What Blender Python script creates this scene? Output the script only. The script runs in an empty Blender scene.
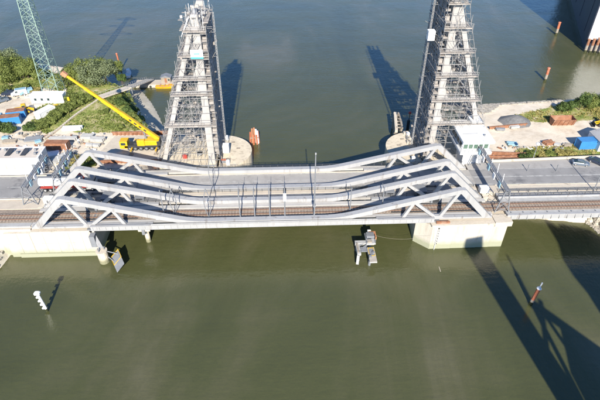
import bpy, math, random
from math import sin, cos, tan, pi, radians, hypot
from mathutils import Vector, Matrix, noise
random.seed(7)
rnd = random.random
def ru(a, b): return a + (b - a) * rnd()

# ------------------------------------------------------------ camera, light
SC = bpy.context.scene
COL = SC.collection
FPX, PITCH, YAW, CAMH = 500.0, radians(37.7), radians(2.5), 84.0
cd = bpy.data.cameras.new('camera'); cam = bpy.data.objects.new('camera', cd); COL.objects.link(cam)
ROLL = radians(0.22)
cam.location = (0, 0, CAMH); cam.rotation_euler = (Matrix.Rotation(-YAW, 3, 'Z') @ Matrix.Rotation(pi/2-PITCH, 3, 'X') @ Matrix.Rotation(ROLL, 3, 'Z')).to_euler()
cd.sensor_width = 36; cd.lens = 36 * FPX / 600; cd.clip_end = 20000; cd.clip_start = 0.5
SC.camera = cam
SUN_EL, SUN_AZ = radians(31.0), radians(0.5)          # light travels towards +y
W = bpy.data.worlds.new('World'); SC.world = W; W.use_nodes = True
nt = W.node_tree; bg = nt.nodes['Background']
sky = nt.nodes.new('ShaderNodeTexSky'); sky.sky_type = 'NISHITA'; sky.sun_disc = False
sky.sun_elevation = SUN_EL; sky.sun_rotation = radians(180); sky.air_density = 1.0; sky.dust_density = 0.0; sky.ozone_density = 8.5
nt.links.new(sky.outputs[0], bg.inputs[0]); bg.inputs[1].default_value = 0.10
sl = bpy.data.lights.new('sun', 'SUN'); sl.energy = 5.0; sl.angle = radians(0.53); sl.color = (1.0, 0.93, 0.82)
so = bpy.data.objects.new('sun', sl); COL.objects.link(so)
so.rotation_euler = Vector((sin(SUN_AZ)*cos(SUN_EL), cos(SUN_AZ)*cos(SUN_EL), -sin(SUN_EL))).to_track_quat('-Z', 'Y').to_euler()
so.location = (0, -100, 150)
VS = SC.view_settings
VS.view_transform = 'Standard'; VS.look = 'None'; VS.exposure = 0.80; VS.gamma = 1.0; VS.use_curve_mapping = False

# ------------------------------------------------------------ pixel -> place
_F = Vector((sin(YAW)*cos(PITCH), cos(YAW)*cos(PITCH), -sin(PITCH)))
_R = Vector((cos(YAW), -sin(YAW), 0)); _U = _R.cross(_F)
_R, _U = _R*cos(ROLL)+_U*sin(ROLL), _U*cos(ROLL)-_R*sin(ROLL)
def P(px, py, z=0.0):
    d = _F*FPX + _R*(px-300) - _U*(py-200)
    return Vector((0, 0, CAMH)) + d * ((z-CAMH)/d.z)
def PY(px, py, y):
    d = _F*FPX + _R*(px-300) - _U*(py-200)
    return Vector((0, 0, CAMH)) + d * (y/d.y)

# ------------------------------------------------------------ materials
MATS = {}
def mat(name, c, rough=0.7, var=0.18, scale=0.6, bump=0.0, bscale=4.0, metal=0.0, c2=None, c2amt=0.0, c2scale=0.25, spec=0.4, streak=False):
    """noise-varied principled material; c2 = second real colour (dirt, rust, moss) laid on in patches"""
    if name in MATS: return MATS[name]
    m = bpy.data.materials.new(name); m.use_nodes = True; N = m.node_tree.nodes; L = m.node_tree.links
    b = N['Principled BSDF']; b.inputs['Roughness'].default_value = rough; b.inputs['Metallic'].default_value = metal
    b.inputs['Specular IOR Level'].default_value = spec
    g = N.new('ShaderNodeNewGeometry'); src = g.outputs['Position']
    if streak:
        mp = N.new('ShaderNodeMapping'); mp.inputs['Scale'].default_value = (1, 1, .12); L.new(src, mp.inputs[0]); src2 = mp.outputs[0]
    else: src2 = src
    n = N.new('ShaderNodeTexNoise'); n.inputs['Scale'].default_value = scale; n.inputs['Detail'].default_value = 6; n.inputs['Roughness'].default_value = .65
    L.new(src2, n.inputs['Vector'])
    r = N.new('ShaderNodeMapRange'); r.inputs[1].default_value = .3; r.inputs[2].default_value = .7
    r.inputs[3].default_value = 1-var; r.inputs[4].default_value = 1+var; L.new(n.outputs[0], r.inputs[0])
    mx = N.new('ShaderNodeMix'); mx.data_type = 'RGBA'; mx.blend_type = 'MULTIPLY'; mx.inputs[0].default_value = 1
    mx.inputs[6].default_value = (*c, 1); L.new(r.outputs[0], mx.inputs[7]); out = mx.outputs[2]
    if c2:
        n2 = N.new('ShaderNodeTexNoise'); n2.inputs['Scale'].default_value = c2scale; n2.inputs['Detail'].default_value = 8; n2.inputs['Roughness'].default_value = .7
        L.new(src2, n2.inputs['Vector'])
        r2 = N.new('ShaderNodeMapRange'); r2.inputs[1].default_value = .62-c2amt*.35; r2.inputs[2].default_value = .72-c2amt*.25; L.new(n2.outputs[0], r2.inputs[0])
        m2 = N.new('ShaderNodeMix'); m2.data_type = 'RGBA'; L.new(r2.outputs[0], m2.inputs[0]); L.new(out, m2.inputs[6]); m2.inputs[7].default_value = (*c2, 1); out = m2.outputs[2]
    L.new(out, b.inputs['Base Color'])
    if bump:
        nb = N.new('ShaderNodeTexNoise'); nb.inputs['Scale'].default_value = bscale; nb.inputs['Detail'].default_value = 5; L.new(src, nb.inputs['Vector'])
        bp = N.new('ShaderNodeBump'); bp.inputs['Strength'].default_value = bump; bp.inputs['Distance'].default_value = .2
        L.new(nb.outputs[0], bp.inputs['Height']); L.new(bp.outputs[0], b.inputs['Normal'])
    MATS[name] = m; return m

def tide_mat(name, c, band, z0, z1, dirt):
    """concrete with an algae band left by the tide, ragged top edge, and rain streaks"""
    m = mat(name, c, .85, .12, .5, .25, 3.0, c2=dirt, c2amt=.26, c2scale=.9, streak=True)
    N = m.node_tree.nodes; L = m.node_tree.links; b = N['Principled BSDF']; src = b.inputs['Base Color'].links[0].from_socket
    g = N.new('ShaderNodeNewGeometry'); s = N.new('ShaderNodeSeparateXYZ'); L.new(g.outputs['Position'], s.inputs[0])
    n = N.new('ShaderNodeTexNoise'); n.inputs['Scale'].default_value = .9; n.inputs['Detail'].default_value = 6; L.new(g.outputs['Position'], n.inputs['Vector'])
    a = N.new('ShaderNodeMath'); a.operation = 'MULTIPLY_ADD'; L.new(n.outputs[0], a.inputs[0]); a.inputs[1].default_value = 1.2; L.new(s.outputs[2], a.inputs[2])
    r = N.new('ShaderNodeMapRange'); r.inputs[1].default_value = z0+.6; r.inputs[2].default_value = z1+.6; r.inputs[3].default_value = 1; r.inputs[4].default_value = 0; L.new(a.outputs[0], r.inputs[0])
    x = N.new('ShaderNodeMix'); x.data_type = 'RGBA'; L.new(r.outputs[0], x.inputs[0]); L.new(src, x.inputs[6]); x.inputs[7].default_value = (*band, 1)
    L.new(x.outputs[2], b.inputs['Base Color']); return m

def water_mat():
    m = bpy.data.materials.new('river_water'); m.use_nodes = True; N = m.node_tree.nodes; L = m.node_tree.links; b = N['Principled BSDF']
    b.inputs['IOR'].default_value = 1.6; b.inputs['Specular IOR Level'].default_value = .5
    g = N.new('ShaderNodeNewGeometry'); pos = g.outputs['Position']
    def mapped(sx, sy, rot):
        mp = N.new('ShaderNodeMapping'); mp.inputs['Scale'].default_value = (sx, sy, 1); mp.inputs['Rotation'].default_value = (0, 0, radians(rot)); L.new(pos, mp.inputs[0]); return mp.outputs[0]
    def nz(v, sc, det, dist=0.0, ro=.6):
        n = N.new('ShaderNodeTexNoise'); n.inputs['Scale'].default_value = sc; n.inputs['Detail'].default_value = det; n.inputs['Roughness'].default_value = ro; n.inputs['Distortion'].default_value = dist; L.new(v, n.inputs['Vector']); return n.outputs[0]
    v1, v2 = mapped(1, .5, -35), mapped(.35, 1.0, -8)
    # silt plumes
    a = nz(v1, .014, 8, 2.2); c_ = nz(v2, .06, 6, 1.2)
    ad = N.new('ShaderNodeMath'); ad.operation = 'MULTIPLY_ADD'; L.new(c_, ad.inputs[0]); ad.inputs[1].default_value = .22; L.new(a, ad.inputs[2])
    cr = N.new('ShaderNodeValToRGB'); e = cr.color_ramp.elements
    e[0].position = .42; e[0].color = (.058, .063, .024, 1); e[1].position = .80; e[1].color = (.118, .112, .062, 1)
    x = e.new(.58); x.color = (.072, .077, .030, 1)
    x = e.new(.68); x.color = (.088, .088, .040, 1)
    L.new(ad.outputs[0], cr.inputs[0]); L.new(cr.outputs[0], b.inputs['Base Color'])
    # patches of ruffled and slick surface
    r = N.new('ShaderNodeMapRange'); r.inputs[1].default_value = .38; r.inputs[2].default_value = .62; r.inputs[3].default_value = .10; r.inputs[4].default_value = .26
    L.new(nz(v2, .035, 6, 1.5), r.inputs[0]); L.new(r.outputs[0], b.inputs['Roughness'])
    h = None
    for v, sc, st in ((v1, 1.7, .06), (v2, .9, .09), (v1, .25, .14), (v2, .05, .26)):
        k = nz(v, sc, 4); t = N.new('ShaderNodeMath'); t.operation = 'MULTIPLY_ADD'; L.new(k, t.inputs[0]); t.inputs[1].default_value = st
        if h: L.new(h, t.inputs[2])
        else: t.inputs[2].default_value = 0
        h = t.outputs[0]
    bp = N.new('ShaderNodeBump'); bp.inputs['Strength'].default_value = .7; bp.inputs['Distance'].default_value = 1.0; L.new(h, bp.inputs['Height']); L.new(bp.outputs[0], b.inputs['Normal'])
    return m

def leaf_mat(name, a, bcol):
    m = bpy.data.materials.new(name); m.use_nodes = True; N = m.node_tree.nodes; L = m.node_tree.links; b = N['Principled BSDF']
    b.inputs['Roughness'].default_value = .6; b.inputs['Specular IOR Level'].default_value = .25
    g = N.new('ShaderNodeNewGeometry'); o = N.new('ShaderNodeObjectInfo')
    n = N.new('ShaderNodeTexNoise'); n.inputs['Scale'].default_value = .8; n.inputs['Detail'].default_value = 3; L.new(g.outputs['Position'], n.inputs['Vector'])
    ad = N.new('ShaderNodeMath'); ad.operation = 'MULTIPLY_ADD'; L.new(g.outputs['Random Per Island'], ad.inputs[0]); ad.inputs[1].default_value = .45; L.new(n.outputs[0], ad.inputs[2])
    cr = N.new('ShaderNodeValToRGB'); e = cr.color_ramp.elements; e[0].position = .35; e[0].color = (*a, 1); e[1].position = .95; e[1].color = (*bcol, 1)
    L.new(ad.outputs[0], cr.inputs[0]); L.new(cr.outputs[0], b.inputs['Base Color'])
    t = N.new('ShaderNodeBsdfTranslucent'); L.new(cr.outputs[0], t.inputs[0]); mx = N.new('ShaderNodeMixShader'); mx.inputs[0].default_value = .25
    L.new(b.outputs[0], mx.inputs[1]); L.new(t.outputs[0], mx.inputs[2]); L.new(mx.outputs[0], N['Material Output'].inputs[0])
    MATS[name] = m; return m

def ground_mat():
    m = bpy.data.materials.new('bank_ground'); m.use_nodes = True; N = m.node_tree.nodes; L = m.node_tree.links; b = N['Principled BSDF']
    b.inputs['Roughness'].default_value = .95; b.inputs['Specular IOR Level'].default_value = .1
    g = N.new('ShaderNodeNewGeometry'); at = N.new('ShaderNodeAttribute'); at.attribute_name = 'cover'
    sp = N.new('ShaderNodeSeparateColor'); L.new(at.outputs['Color'], sp.inputs[0])
    def nz(s, d=8):
        n = N.new('ShaderNodeTexNoise'); n.inputs['Scale'].default_value = s; n.inputs['Detail'].default_value = d; n.inputs['Roughness'].default_value = .68; L.new(g.outputs['Position'], n.inputs['Vector']); return n.outputs[0]
    def ramp(f, *st):
        c = N.new('ShaderNodeValToRGB'); e = c.color_ramp.elements
        e[0].position, e[0].color = st[0][0], (*st[0][1], 1); e[1].position, e[1].color = st[-1][0], (*st[-1][1], 1)
        for p_, q in st[1:-1]: k = e.new(p_); k.color = (*q, 1)
        L.new(f, c.inputs[0]); return c.outputs[0]
    sand = ramp(nz(.22), (.3, (.46, .39, .30)), (.45, (.62, .54, .43)), (.7, (.72, .65, .54)))
    grass = ramp(nz(.35), (.30, (.12, .16, .04)), (.46, (.22, .26, .07)), (.56, (.36, .33, .14)), (.66, (.55, .47, .31)))
    mud = ramp(nz(.5), (.3, (.40, .365, .29)), (.7, (.58, .54, .45)))
    def edge(sock):
        a = N.new('ShaderNodeMath'); a.operation = 'MULTIPLY_ADD'; L.new(nz(.5, 6), a.inputs[0]); a.inputs[1].default_value = .9; L.new(sock, a.inputs[2])
        r = N.new('ShaderNodeMapRange'); r.inputs[1].default_value = .85; r.inputs[2].default_value = 1.05; L.new(a.outputs[0], r.inputs[0]); return r.outputs[0]
    m1 = N.new('ShaderNodeMix'); m1.data_type = 'RGBA'; L.new(edge(sp.outputs[0]), m1.inputs[0]); L.new(sand, m1.inputs[6]); L.new(grass, m1.inputs[7])
    m2 = N.new('ShaderNodeMix'); m2.data_type = 'RGBA'; L.new(edge(sp.outputs[1]), m2.inputs[0]); L.new(m1.outputs[2], m2.inputs[6]); L.new(mud, m2.inputs[7])
    L.new(m2.outputs[2], b.inputs['Base Color'])
    bp = N.new('ShaderNodeBump'); bp.inputs['Strength'].default_value = .5; bp.inputs['Distance'].default_value = .25; L.new(nz(1.6), bp.inputs['Height']); L.new(bp.outputs[0], b.inputs['Normal'])
    return m

M_WATER = water_mat(); M_GROUND = ground_mat()
M_STEEL = mat('grey_bridge_paint', (.37, .37, .37), .5, .12, .35, c2=(.235, .215, .20), c2amt=.20, c2scale=.7, streak=True)
M_STEELD = mat('weathered_steel_grey', (.20, .21, .225), .55, .15, .8)
M_WHITE = mat('white_paint', (.80, .80, .79), .5, .06, .5, c2=(.55, .52, .47), c2amt=.06, c2scale=.9)
M_TOWER = mat('tower_primer_white', (.42, .395, .37), .55, .10, .5, c2=(.30, .25, .23), c2amt=.10, c2scale=.9)
M_CONC = mat('pale_concrete', (.54, .48, .39), .9, .12, .35, .3, 2.5, c2=(.30, .27, .22), c2amt=.16, c2scale=.35)
M_WALL = tide_mat('quay_concrete', (.52, .48, .41), (.33, .335, .235), 1.2, 2.6, (.42, .37, .30))
M_PIERC = tide_mat('pier_concrete', (.64, .56, .43), (.24, .23, .14), .8, 1.8, (.40, .34, .25))
M_ASPH = mat('worn_asphalt', (.26, .255, .25), .9, .12, .25, .15, 8, c2=(.15, .15, .155), c2amt=.22, c2scale=.18)
M_ASPH2 = mat('pale_asphalt', (.345, .33, .31), .9, .10, .3, .15, 8, c2=(.28, .265, .25), c2amt=.2, c2scale=.2)
M_PATH = mat('walkway_buff', (.50, .44, .36), .9, .10, .5, .1, 6)
M_LINE = mat('road_line_white', (.50, .50, .48), .7, .3, .7, c2=(.27, .265, .26), c2amt=.4, c2scale=.9)
M_BALL = mat('ballast_brown', (.28, .23, .185), .95, .3, 2.2, .6, 6)
M_RAILS = mat('rail_steel', (.25, .155, .11), .5, .2, 1.5, metal=.3)
M_SLEEP = mat('concrete_sleeper', (.335, .275, .22), .9, .2, 1.0)
M_DECKW = mat('deck_plate_pale', (.44, .425, .40), .75, .10, .4, .1, 4, c2=(.40, .38, .35), c2amt=.15, c2scale=.5)
M_RUST = mat('rusty_steel', (.27, .125, .070), .85, .3, .9, .3, 5, c2=(.36, .22, .15), c2amt=.3, c2scale=.6)
M_SCAF = mat('galvanised_tube', (.29, .285, .28), .5, .2, 1.2, metal=.1)
M_PLANK = mat('scaffold_plank', (.33, .30, .27), .8, .25, 1.5)
M_RAILG = mat('railing_dark', (.075, .08, .088), .6, .2, 1.0)
M_DARK = mat('dark_rubber', (.035, .037, .04), .7, .2, 1.0)
M_GLASSD = mat('dark_glazing', (.03, .05, .055), .12, .1, 1.0, spec=.7)
M_GLASSG = mat('green_glazing', (.10, .16, .125), .12, .15, 1.5, spec=.7)
M_YEL = mat('crane_yellow', (.66, .40, .015), .45, .14, .8, c2=(.40, .26, .05), c2amt=.10, c2scale=1.2)
M_ORA = mat('signal_orange', (.46, .22, .12), .5, .15, 1.0)
M_REDP = mat('faded_red_paint', (.46, .15, .08), .6, .2, 1.2, c2=(.40, .28, .22), c2amt=.2, c2scale=1.2)
M_BLUE = mat('container_blue', (.045, .22, .50), .5, .12, .8, c2=(.03, .12, .26), c2amt=.15, c2scale=.8)
M_LBLUE = mat('pale_blue_panel', (.24, .40, .48), .5, .12, .8)
M_TEAL = mat('teal_print', (.10, .42, .45), .5, .1, 1.0)
M_MINT = mat('pylon_green_paint', (.26, .36, .30), .5, .12, .6)
M_WEED = mat('wet_weed', (.045, .05, .02), .6, .4, 2.0, .5, 9)
M_TIMB = mat('weathered_timber', (.30, .26, .21), .9, .25, 1.5, .3, 6)
M_GREYC = mat('grey_precast', (.38, .38, .37), .9, .15, .8)
M_ROCK = mat('riprap_stone', (.37, .34, .29), .95, .35, 1.2, .4, 3)
M_GRAV = mat('dark_gravel', (.17, .17, .17), .95, .25, 1.5, .5, 5)
M_CARD = mat('car_dark_paint', (.03, .04, .065), .25, .05, .5, spec=.6)
M_CARG = mat('car_steel_paint', (.12, .15, .19), .28, .05, .5, spec=.6)
M_RED = mat('lorry_red', (.36, .05, .04), .4, .08, .8)
M_NAVY = mat('ship_navy_and_shade', (.02, .025, .045), .5, .2, .3)  # dark hull and band; on the ship's side it stands in for shade
M_ROOF = mat('gravel_roof', (.56, .50, .44), .95, .12, .6, .2, 5)
M_SUNP = mat('roof_panel_dark', (.045, .05, .06), .3, .1, .8)
M_L1 = leaf_mat('leaf_green', (.065, .092, .020), (.26, .305, .085))
M_L2 = leaf_mat('leaf_silver', (.085, .115, .055), (.28, .325, .17))
M_L3 = leaf_mat('leaf_dark', (.032, .058, .015), (.13, .19, .055))
M_L4 = leaf_mat('leaf_yellow', (.16, .15, .04), (.44, .38, .14))
M_BARK = mat('bark', (.12, .09, .065), .95, .3, 3, .4, 8)

# ------------------------------------------------------------ mesh helpers
ORG = {}
class MB:
    def __init__(s): s.v = []; s.f = []
    def add(s, vs, fs):
        o = len(s.v); s.v += [tuple(p) for p in vs]; s.f += [tuple(i+o for i in f) for f in fs]; return s
    def box(s, x0, x1, y0, y1, z0, z1):
        return s.add([(x0,y0,z0),(x1,y0,z0),(x1,y1,z0),(x0,y1,z0),(x0,y0,z1),(x1,y0,z1),(x1,y1,z1),(x0,y1,z1)],
                     [(3,2,1,0),(4,5,6,7),(0,1,5,4),(1,2,6,5),(2,3,7,6),(3,0,4,7)])
    def bbox(s, x0, x1, y0, y1, z0, z1, b):
        """box with chamfered vertical and top edges"""
        pl = [(x0+b,y0),(x1-b,y0),(x1,y0+b),(x1,y1-b),(x1-b,y1),(x0+b,y1),(x0,y1-b),(x0,y0+b)]
        cx, cy = (x0+x1)/2, (y0+y1)/2
        kx, ky = 1-2*b/max(x1-x0, 1e-6), 1-2*b/max(y1-y0, 1e-6)
        tp = [(cx+(x-cx)*kx, cy+(y-cy)*ky) for x, y in pl]
        vs = [(x,y,z0) for x,y in pl]+[(x,y,z1-b) for x,y in pl]+[(x,y,z1) for x,y in tp]
        fs = [tuple(range(7,-1,-1)), tuple(range(16,24))]
        for k in (0, 8):
            for i in range(8): j=(i+1)%8; fs.append((k+i,k+j,k+8+j,k+8+i))
        return s.add(vs, fs)
    def beam(s, p, q, w, h, up=(0,0,1)):
        p, q = Vector(p), Vector(q); d = (q-p).normalized(); u = Vector(up)
        if abs(d.dot(u)) > .98: u = Vector((0,1,0))
        a = d.cross(u).normalized()*w/2; c = a.cross(d).normalized()*h/2
        vs = [p-a-c,p+a-c,p+a+c,p-a+c,q-a-c,q+a-c,q+a+c,q-a+c]
        return s.add(vs, [(0,3,2,1),(4,5,6,7),(0,1,5,4),(1,2,6,5),(2,3,7,6),(3,0,4,7)][::1])
    def tube(s, p, q, r, n=6, r2=None, cap=True):
        p, q = Vector(p), Vector(q); d = (q-p).normalized(); u = Vector((0,0,1)) if abs(d.z) < .95 else Vector((1,0,0))
        a = d.cross(u).normalized(); c = d.cross(a); r2 = r if r2 is None else r2
        vs = [p+(a*cos(2*pi*i/n)+c*sin(2*pi*i/n))*r for i in range(n)]+[q+(a*cos(2*pi*i/n)+c*sin(2*pi*i/n))*r2 for i in range(n)]
        fs = [(i,(i+1)%n,n+(i+1)%n,n+i) for i in range(n)]
        if cap: fs += [tuple(range(n-1,-1,-1)), tuple(range(n,2*n))]
        return s.add(vs, fs)
    def prism(s, poly, z0, z1):
        n = len(poly); vs = [(x,y,z0) for x,y in poly]+[(x,y,z1) for x,y in poly]
        return s.add(vs, [tuple(range(n-1,-1,-1)), tuple(range(n,2*n))]+[(i,(i+1)%n,n+(i+1)%n,n+i) for i in range(n)])
    def xprism(s, poly, y0, y1):
        """polygon in x,z extruded along y"""
        n = len(poly); vs = [(x,y0,z) for x,z in poly]+[(x,y1,z) for x,z in poly]
        return s.add(vs, [tuple(range(n)), tuple(range(2*n-1,n-1,-1))]+[((i+1)%n,i,n+i,n+(i+1)%n) for i in range(n)])
    def yprism(s, poly, x0, x1):
        """polygon in y,z extruded along x"""
        n = len(poly); vs = [(x0,y,z) for y,z in poly]+[(x1,y,z) for y,z in poly]
        return s.add(vs, [tuple(range(n-1,-1,-1)), tuple(range(n,2*n))]+[(i,(i+1)%n,n+(i+1)%n,n+i) for i in range(n)])
    def quad(s, a, b, c, d): return s.add([a,b,c,d], [(0,1,2,3)])
    def ball(s, c, r, n=8, m=5, sz=1.0):
        vs = []; fs = []
        for j in range(m+1):
            t = pi*j/m
            for i in range(n): vs.append((c[0]+r*sin(t)*cos(2*pi*i/n), c[1]+r*sin(t)*sin(2*pi*i/n), c[2]+r*sz*cos(t)))
        for j in range(m):
            for i in range(n): fs.append((j*n+i,(j+1)*n+i,(j+1)*n+(i+1)%n,j*n+(i+1)%n))
        return s.add(vs, fs)
    def build(s, name, m, parent=None, origin=None, smooth=False, kind=None):
        if parent is not None: o0 = ORG.get(parent.name, Vector((0,0,0)))
        elif origin is not None: o0 = Vector(origin)
        else:
            xs = [p[0] for p in s.v]; ys = [p[1] for p in s.v]; zs = [p[2] for p in s.v]
            o0 = Vector(((min(xs)+max(xs))/2, (min(ys)+max(ys))/2, min(zs)))
        me = bpy.data.meshes.new(name); me.from_pydata([(p[0]-o0.x, p[1]-o0.y, p[2]-o0.z) for p in s.v], [], s.f)
        me.materials.append(m); me.validate()
        import bmesh
        if not kind == 'leaf':
            bm = bmesh.new(); bm.from_mesh(me); bmesh.ops.recalc_face_normals(bm, faces=bm.faces); bm.to_mesh(me); bm.free()
        if smooth:
            for p in me.polygons: p.use_smooth = True
        ob = bpy.data.objects.new(name, me); COL.objects.link(ob)
        if parent is not None: ob.parent = parent; ORG[ob.name] = o0
        else: ob.location = o0; ORG[ob.name] = o0
        if kind and kind != 'leaf': ob['kind'] = kind
        return ob
def thing(name, loc, label, cat, group=None):
    o = bpy.data.objects.new(name, None); COL.objects.link(o); o.location = loc; o.empty_display_size = .5
    ORG[o.name] = Vector(loc); return tag(o, label, cat, group)
def tag(o, label, cat, group=None):
    o['label'] = label; o['category'] = cat
    if group: o['group'] = group
    return o
def struct(o): o['kind'] = 'structure'; return o
def place(o, loc, rz=0.0, s=1.0):
    o.location = loc; o.rotation_euler = (0, 0, rz); o.scale = (s, s, s) if not isinstance(s, tuple) else s; return o
def copy_tree(o, parent=None):
    c = o.copy(); COL.objects.link(c)
    if parent is not None: c.parent = parent
    for ch in o.children: copy_tree(ch, c)
    return c
def inpoly(x, y, poly):
    r = False; n = len(poly); j = n-1
    for i in range(n):
        xi, yi = poly[i][0], poly[i][1]; xj, yj = poly[j][0], poly[j][1]
        if (yi > y) != (yj > y) and x < (xj-xi)*(y-yi)/(yj-yi)+xi: r = not r
        j = i
    return r
def pdist(x, y, poly):
    d = 1e9; n = len(poly)
    for i in range(n):
        ax, ay = poly[i][0], poly[i][1]; bx, by = poly[(i+1)%n][0], poly[(i+1)%n][1]
        vx, vy = bx-ax, by-ay; t = max(0, min(1, ((x-ax)*vx+(y-ay)*vy)/(vx*vx+vy*vy+1e-9)))
        d = min(d, hypot(x-ax-t*vx, y-ay-t*vy))
    return d
def ss(a, b, t): t = max(0, min(1, (t-a)/(b-a))); return t*t*(3-2*t)

# ============================================================ SETTING
ZD = 8.5       # deck / road level
ZL = 6.0       # yard level
w = MB(); w.quad((-4000,-1500,0),(4000,-1500,0),(4000,6000,0),(-4000,6000,0)); struct(w.build('water', M_WATER))
w = MB(); w.quad((-4000,-1500,-3),(4000,-1500,-3),(4000,6000,-3),(-4000,6000,-3)); struct(w.build('river_bed', M_GRAV))

LSH = [(-400,260),(-160,222),(-119,208),(-99,200),(-86,194),(-71.5,189.5),(-60,181.5),(-52.7,179),(-47,169),(-42,157.5),(-37.6,146),(-38,136),(-34,134),(-34,108),(-48,101),(-47,90.5),(-65.5,90.5),(-66.2,83.5),(-80,74),(-110,62),(-400,20)]
RSH = [(61,149),(65,155),(81.6,156.5),(94.7,157.4),(107,160),(119,165),(150,182),(220,200),(420,215),(420,40),(130,62),(92,82),(83,90.5),(79.5,96),(62,99),(50,101),(49,112),(50,118),(55,136)]
GRL = [P(*q,ZL)[:2] for q in [(-60,70),(0,62),(40,68),(66,76),(100,80),(128,88),(138,108),(150,130),(112,133),(78,134),(62,128),(46,134),(30,126),(38,108),(66,92),(40,88),(10,92),(-60,112)]]
BEACH = [P(*q,3)[:2] for q in [(126,88),(146,86),(175,140),(150,139),(142,118)]]
GRR = [P(*q,ZL)[:2] for q in [(515,162),(515,148),(600,144),(700,144),(700,165),(600,157)]]
GRR2 = [P(*q,ZL)[:2] for q in [(512,116),(560,104),(640,88),(700,100),(700,112),(590,121),(545,123),(516,122)]]
def bank(name, sh, x0, x1, y0, y1, greens, muds, slope):
    nx = int((x1-x0)/1.0); ny = int((y1-y0)/1.0); vs = []; cov = []; fs = []
    for j in range(ny+1):
        for i in range(nx+1):
            x = x0+(x1-x0)*i/nx; y = y0+(y1-y0)*j/ny
            d = pdist(x, y, sh); inn = inpoly(x, y, sh)
            sw = slope(x, y)
            z = (-2.5+ (2.5)*ss(-4, 0, -d)) if not inn else ZL*ss(-.25*sw, sw, d)*1.0
            if not inn: z = -0.15-min(d*.6, 2.4)
            else: z = ZL*(1-(1-min(d/sw, 1))**1.6)
            if inn and sw == 9.0 and y > 140: z = 1.9*min(1, d/6.5)+(ZL-1.9)*ss(6.0, 10.0, d)
            nn = noise.noise(Vector((x*.12, y*.12, 0)))*.25+noise.noise(Vector((x*.5, y*.5, 3)))*.08
            g = 0.0
            for gp in greens:
                if inpoly(x, y, gp): g = max(g, min(1, pdist(x, y, gp)/2.5+.35))
                else: g = max(g, .35-pdist(x, y, gp)/5)
            mu = 0.0
            for bp_ in muds:
                if inpoly(x, y, bp_): mu = 1.0
            if inn and d < sw*.55: mu = max(mu, .6)
            if inn: z += nn*min(1, d/4)+g*.25*max(0, noise.noise(Vector((x*.25, y*.25, 9)))+.3)
            vs.append((x, y, z)); cov.append((max(0, g)*(1-mu), mu, 0, 1))
    for j in range(ny):
        for i in range(nx):
            a = j*(nx+1)+i; q = (a, a+1, a+nx+2, a+nx+1)
            if max(vs[k][2] for k in q) > -2.2: fs.append(q)
    me = bpy.data.meshes.new(name); me.from_pydata(vs, [], fs); me.materials.append(M_GROUND)
    ca = me.color_attributes.new('cover', 'FLOAT_COLOR', 'POINT'); ca.data.foreach_set('color', [k for c in cov for k in c])
    for p in me.polygons: p.use_smooth = True
    o = bpy.data.objects.new(name, me); COL.objects.link(o); struct(o); return o
def slL(x, y):
    if x > -66 and y > 140: return 9.0
    if y < 92: return 9.0
    return 5.0
bank('left_bank', LSH, -190, -30, 50, 230, [GRL], [BEACH], slL)
bank('right_bank', RSH, 44, 190, 50, 200, [GRR, GRR2], [], lambda x, y: 4.5)

# road, footways, verges --------------------------------------------------
def sheet(name, m, pts, z): return struct(MB().add([(x, y, z) for x, y in pts], [tuple(range(len(pts)))]).build(name, m))
struct(MB().box(-300, -57.9, 100.6, 110.4, 5.0, ZD).build('road', M_ASPH))
struct(MB().box(-57.9, 49.9, 102.9, 109.2, ZD-.3, ZD+.004).build('road', M_ASPH2))
struct(MB().prism([(49.9,101.9),(300,100.5),(300,109.3),(49.9,109.3)], 5.0, ZD).build('road', M_ASPH))
struct(MB().prism([(49.9,109.3),(300,109.3),(300,115.5),(100,114.2),(60,112.6),(49.9,112.0)], 5.0, ZD-.002).build('lay_by', M_ASPH2))
struct(MB().prism([(54.5,98.9),(300,97.6),(300,100.5),(54.5,101.8)], 5.0, ZD+.12).build('verge', M_CONC))
struct(MB().prism([(50,98.9),(54.5,98.9),(54.5,101.8),(50,101.85)], 5.0, ZD+.05).build('verge', M_PATH))
k = MB(); k.beam((54.5,101.9,ZD+.07),(300,100.55,ZD+.07),.2,.24); struct(k.build('kerb', M_CONC))
k = MB(); k.beam((-300,110.5,ZD+.05),(-57.9,110.5,ZD+.05),.25,.3); struct(k.build('kerb', M_CONC))
k = MB(); k.beam((-300,100.5,ZD+.05),(-57.9,100.5,ZD+.05),.25,.3); struct(k.build('kerb', M_CONC))
# painted lines: child sheets of the setting
def line(y0, y1, x0, x1, dash=None, wd=.16, z=ZD+.012):
    b = MB(); x = x0
    while x < x1:
        e = min(x1, x+(dash[0] if dash else 400)); t0 = (x-x0)/(x1-x0); t1 = (e-x0)/(x1-x0)
        ya, yb = y0+(y1-y0)*t0, y0+(y1-y0)*t1
        b.quad((x,ya-wd/2,z),(e,yb-wd/2,z),(e,yb+wd/2,z),(x,ya+wd/2,z)); x = e+(dash[1] if dash else 1)
    struct(b.build('road_marking', M_LINE))
line(105.6, 105.6, -300, -58, (6, 4)); line(101.2, 101.2, -300, -58); line(109.9, 109.9, -300, -58)
line(106.0, 106.0, -57, 49.5, None, .12)
line(105.5, 105.5, -57, 49.5, None, .12); line(103.2, 103.2, -57.5, 49.5, wd=.14, z=ZD+.012); line(108.9, 108.9, -57.5, 49.5, wd=.14, z=ZD+.012)
line(105.6, 104.9, 50, 300, None); line(102.5, 101.1, 50, 300); line(109.2, 109.2, 50, 300, wd=.12); line(105.9, 105.2, 50, 300, None, .12)
# rail embankment
struct(MB().prism([(-300,90.4),(-58,90.4),(-58,96.6),(-300,98.6)], 4.0, ZD-.25).build('track_bed', M_BALL))
struct(MB().prism([(-300,97.0),(-58,96.7),(-58,100.3),(-300,100.3)], 5.0, ZD-.1).build('verge', M_PATH))

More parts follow.
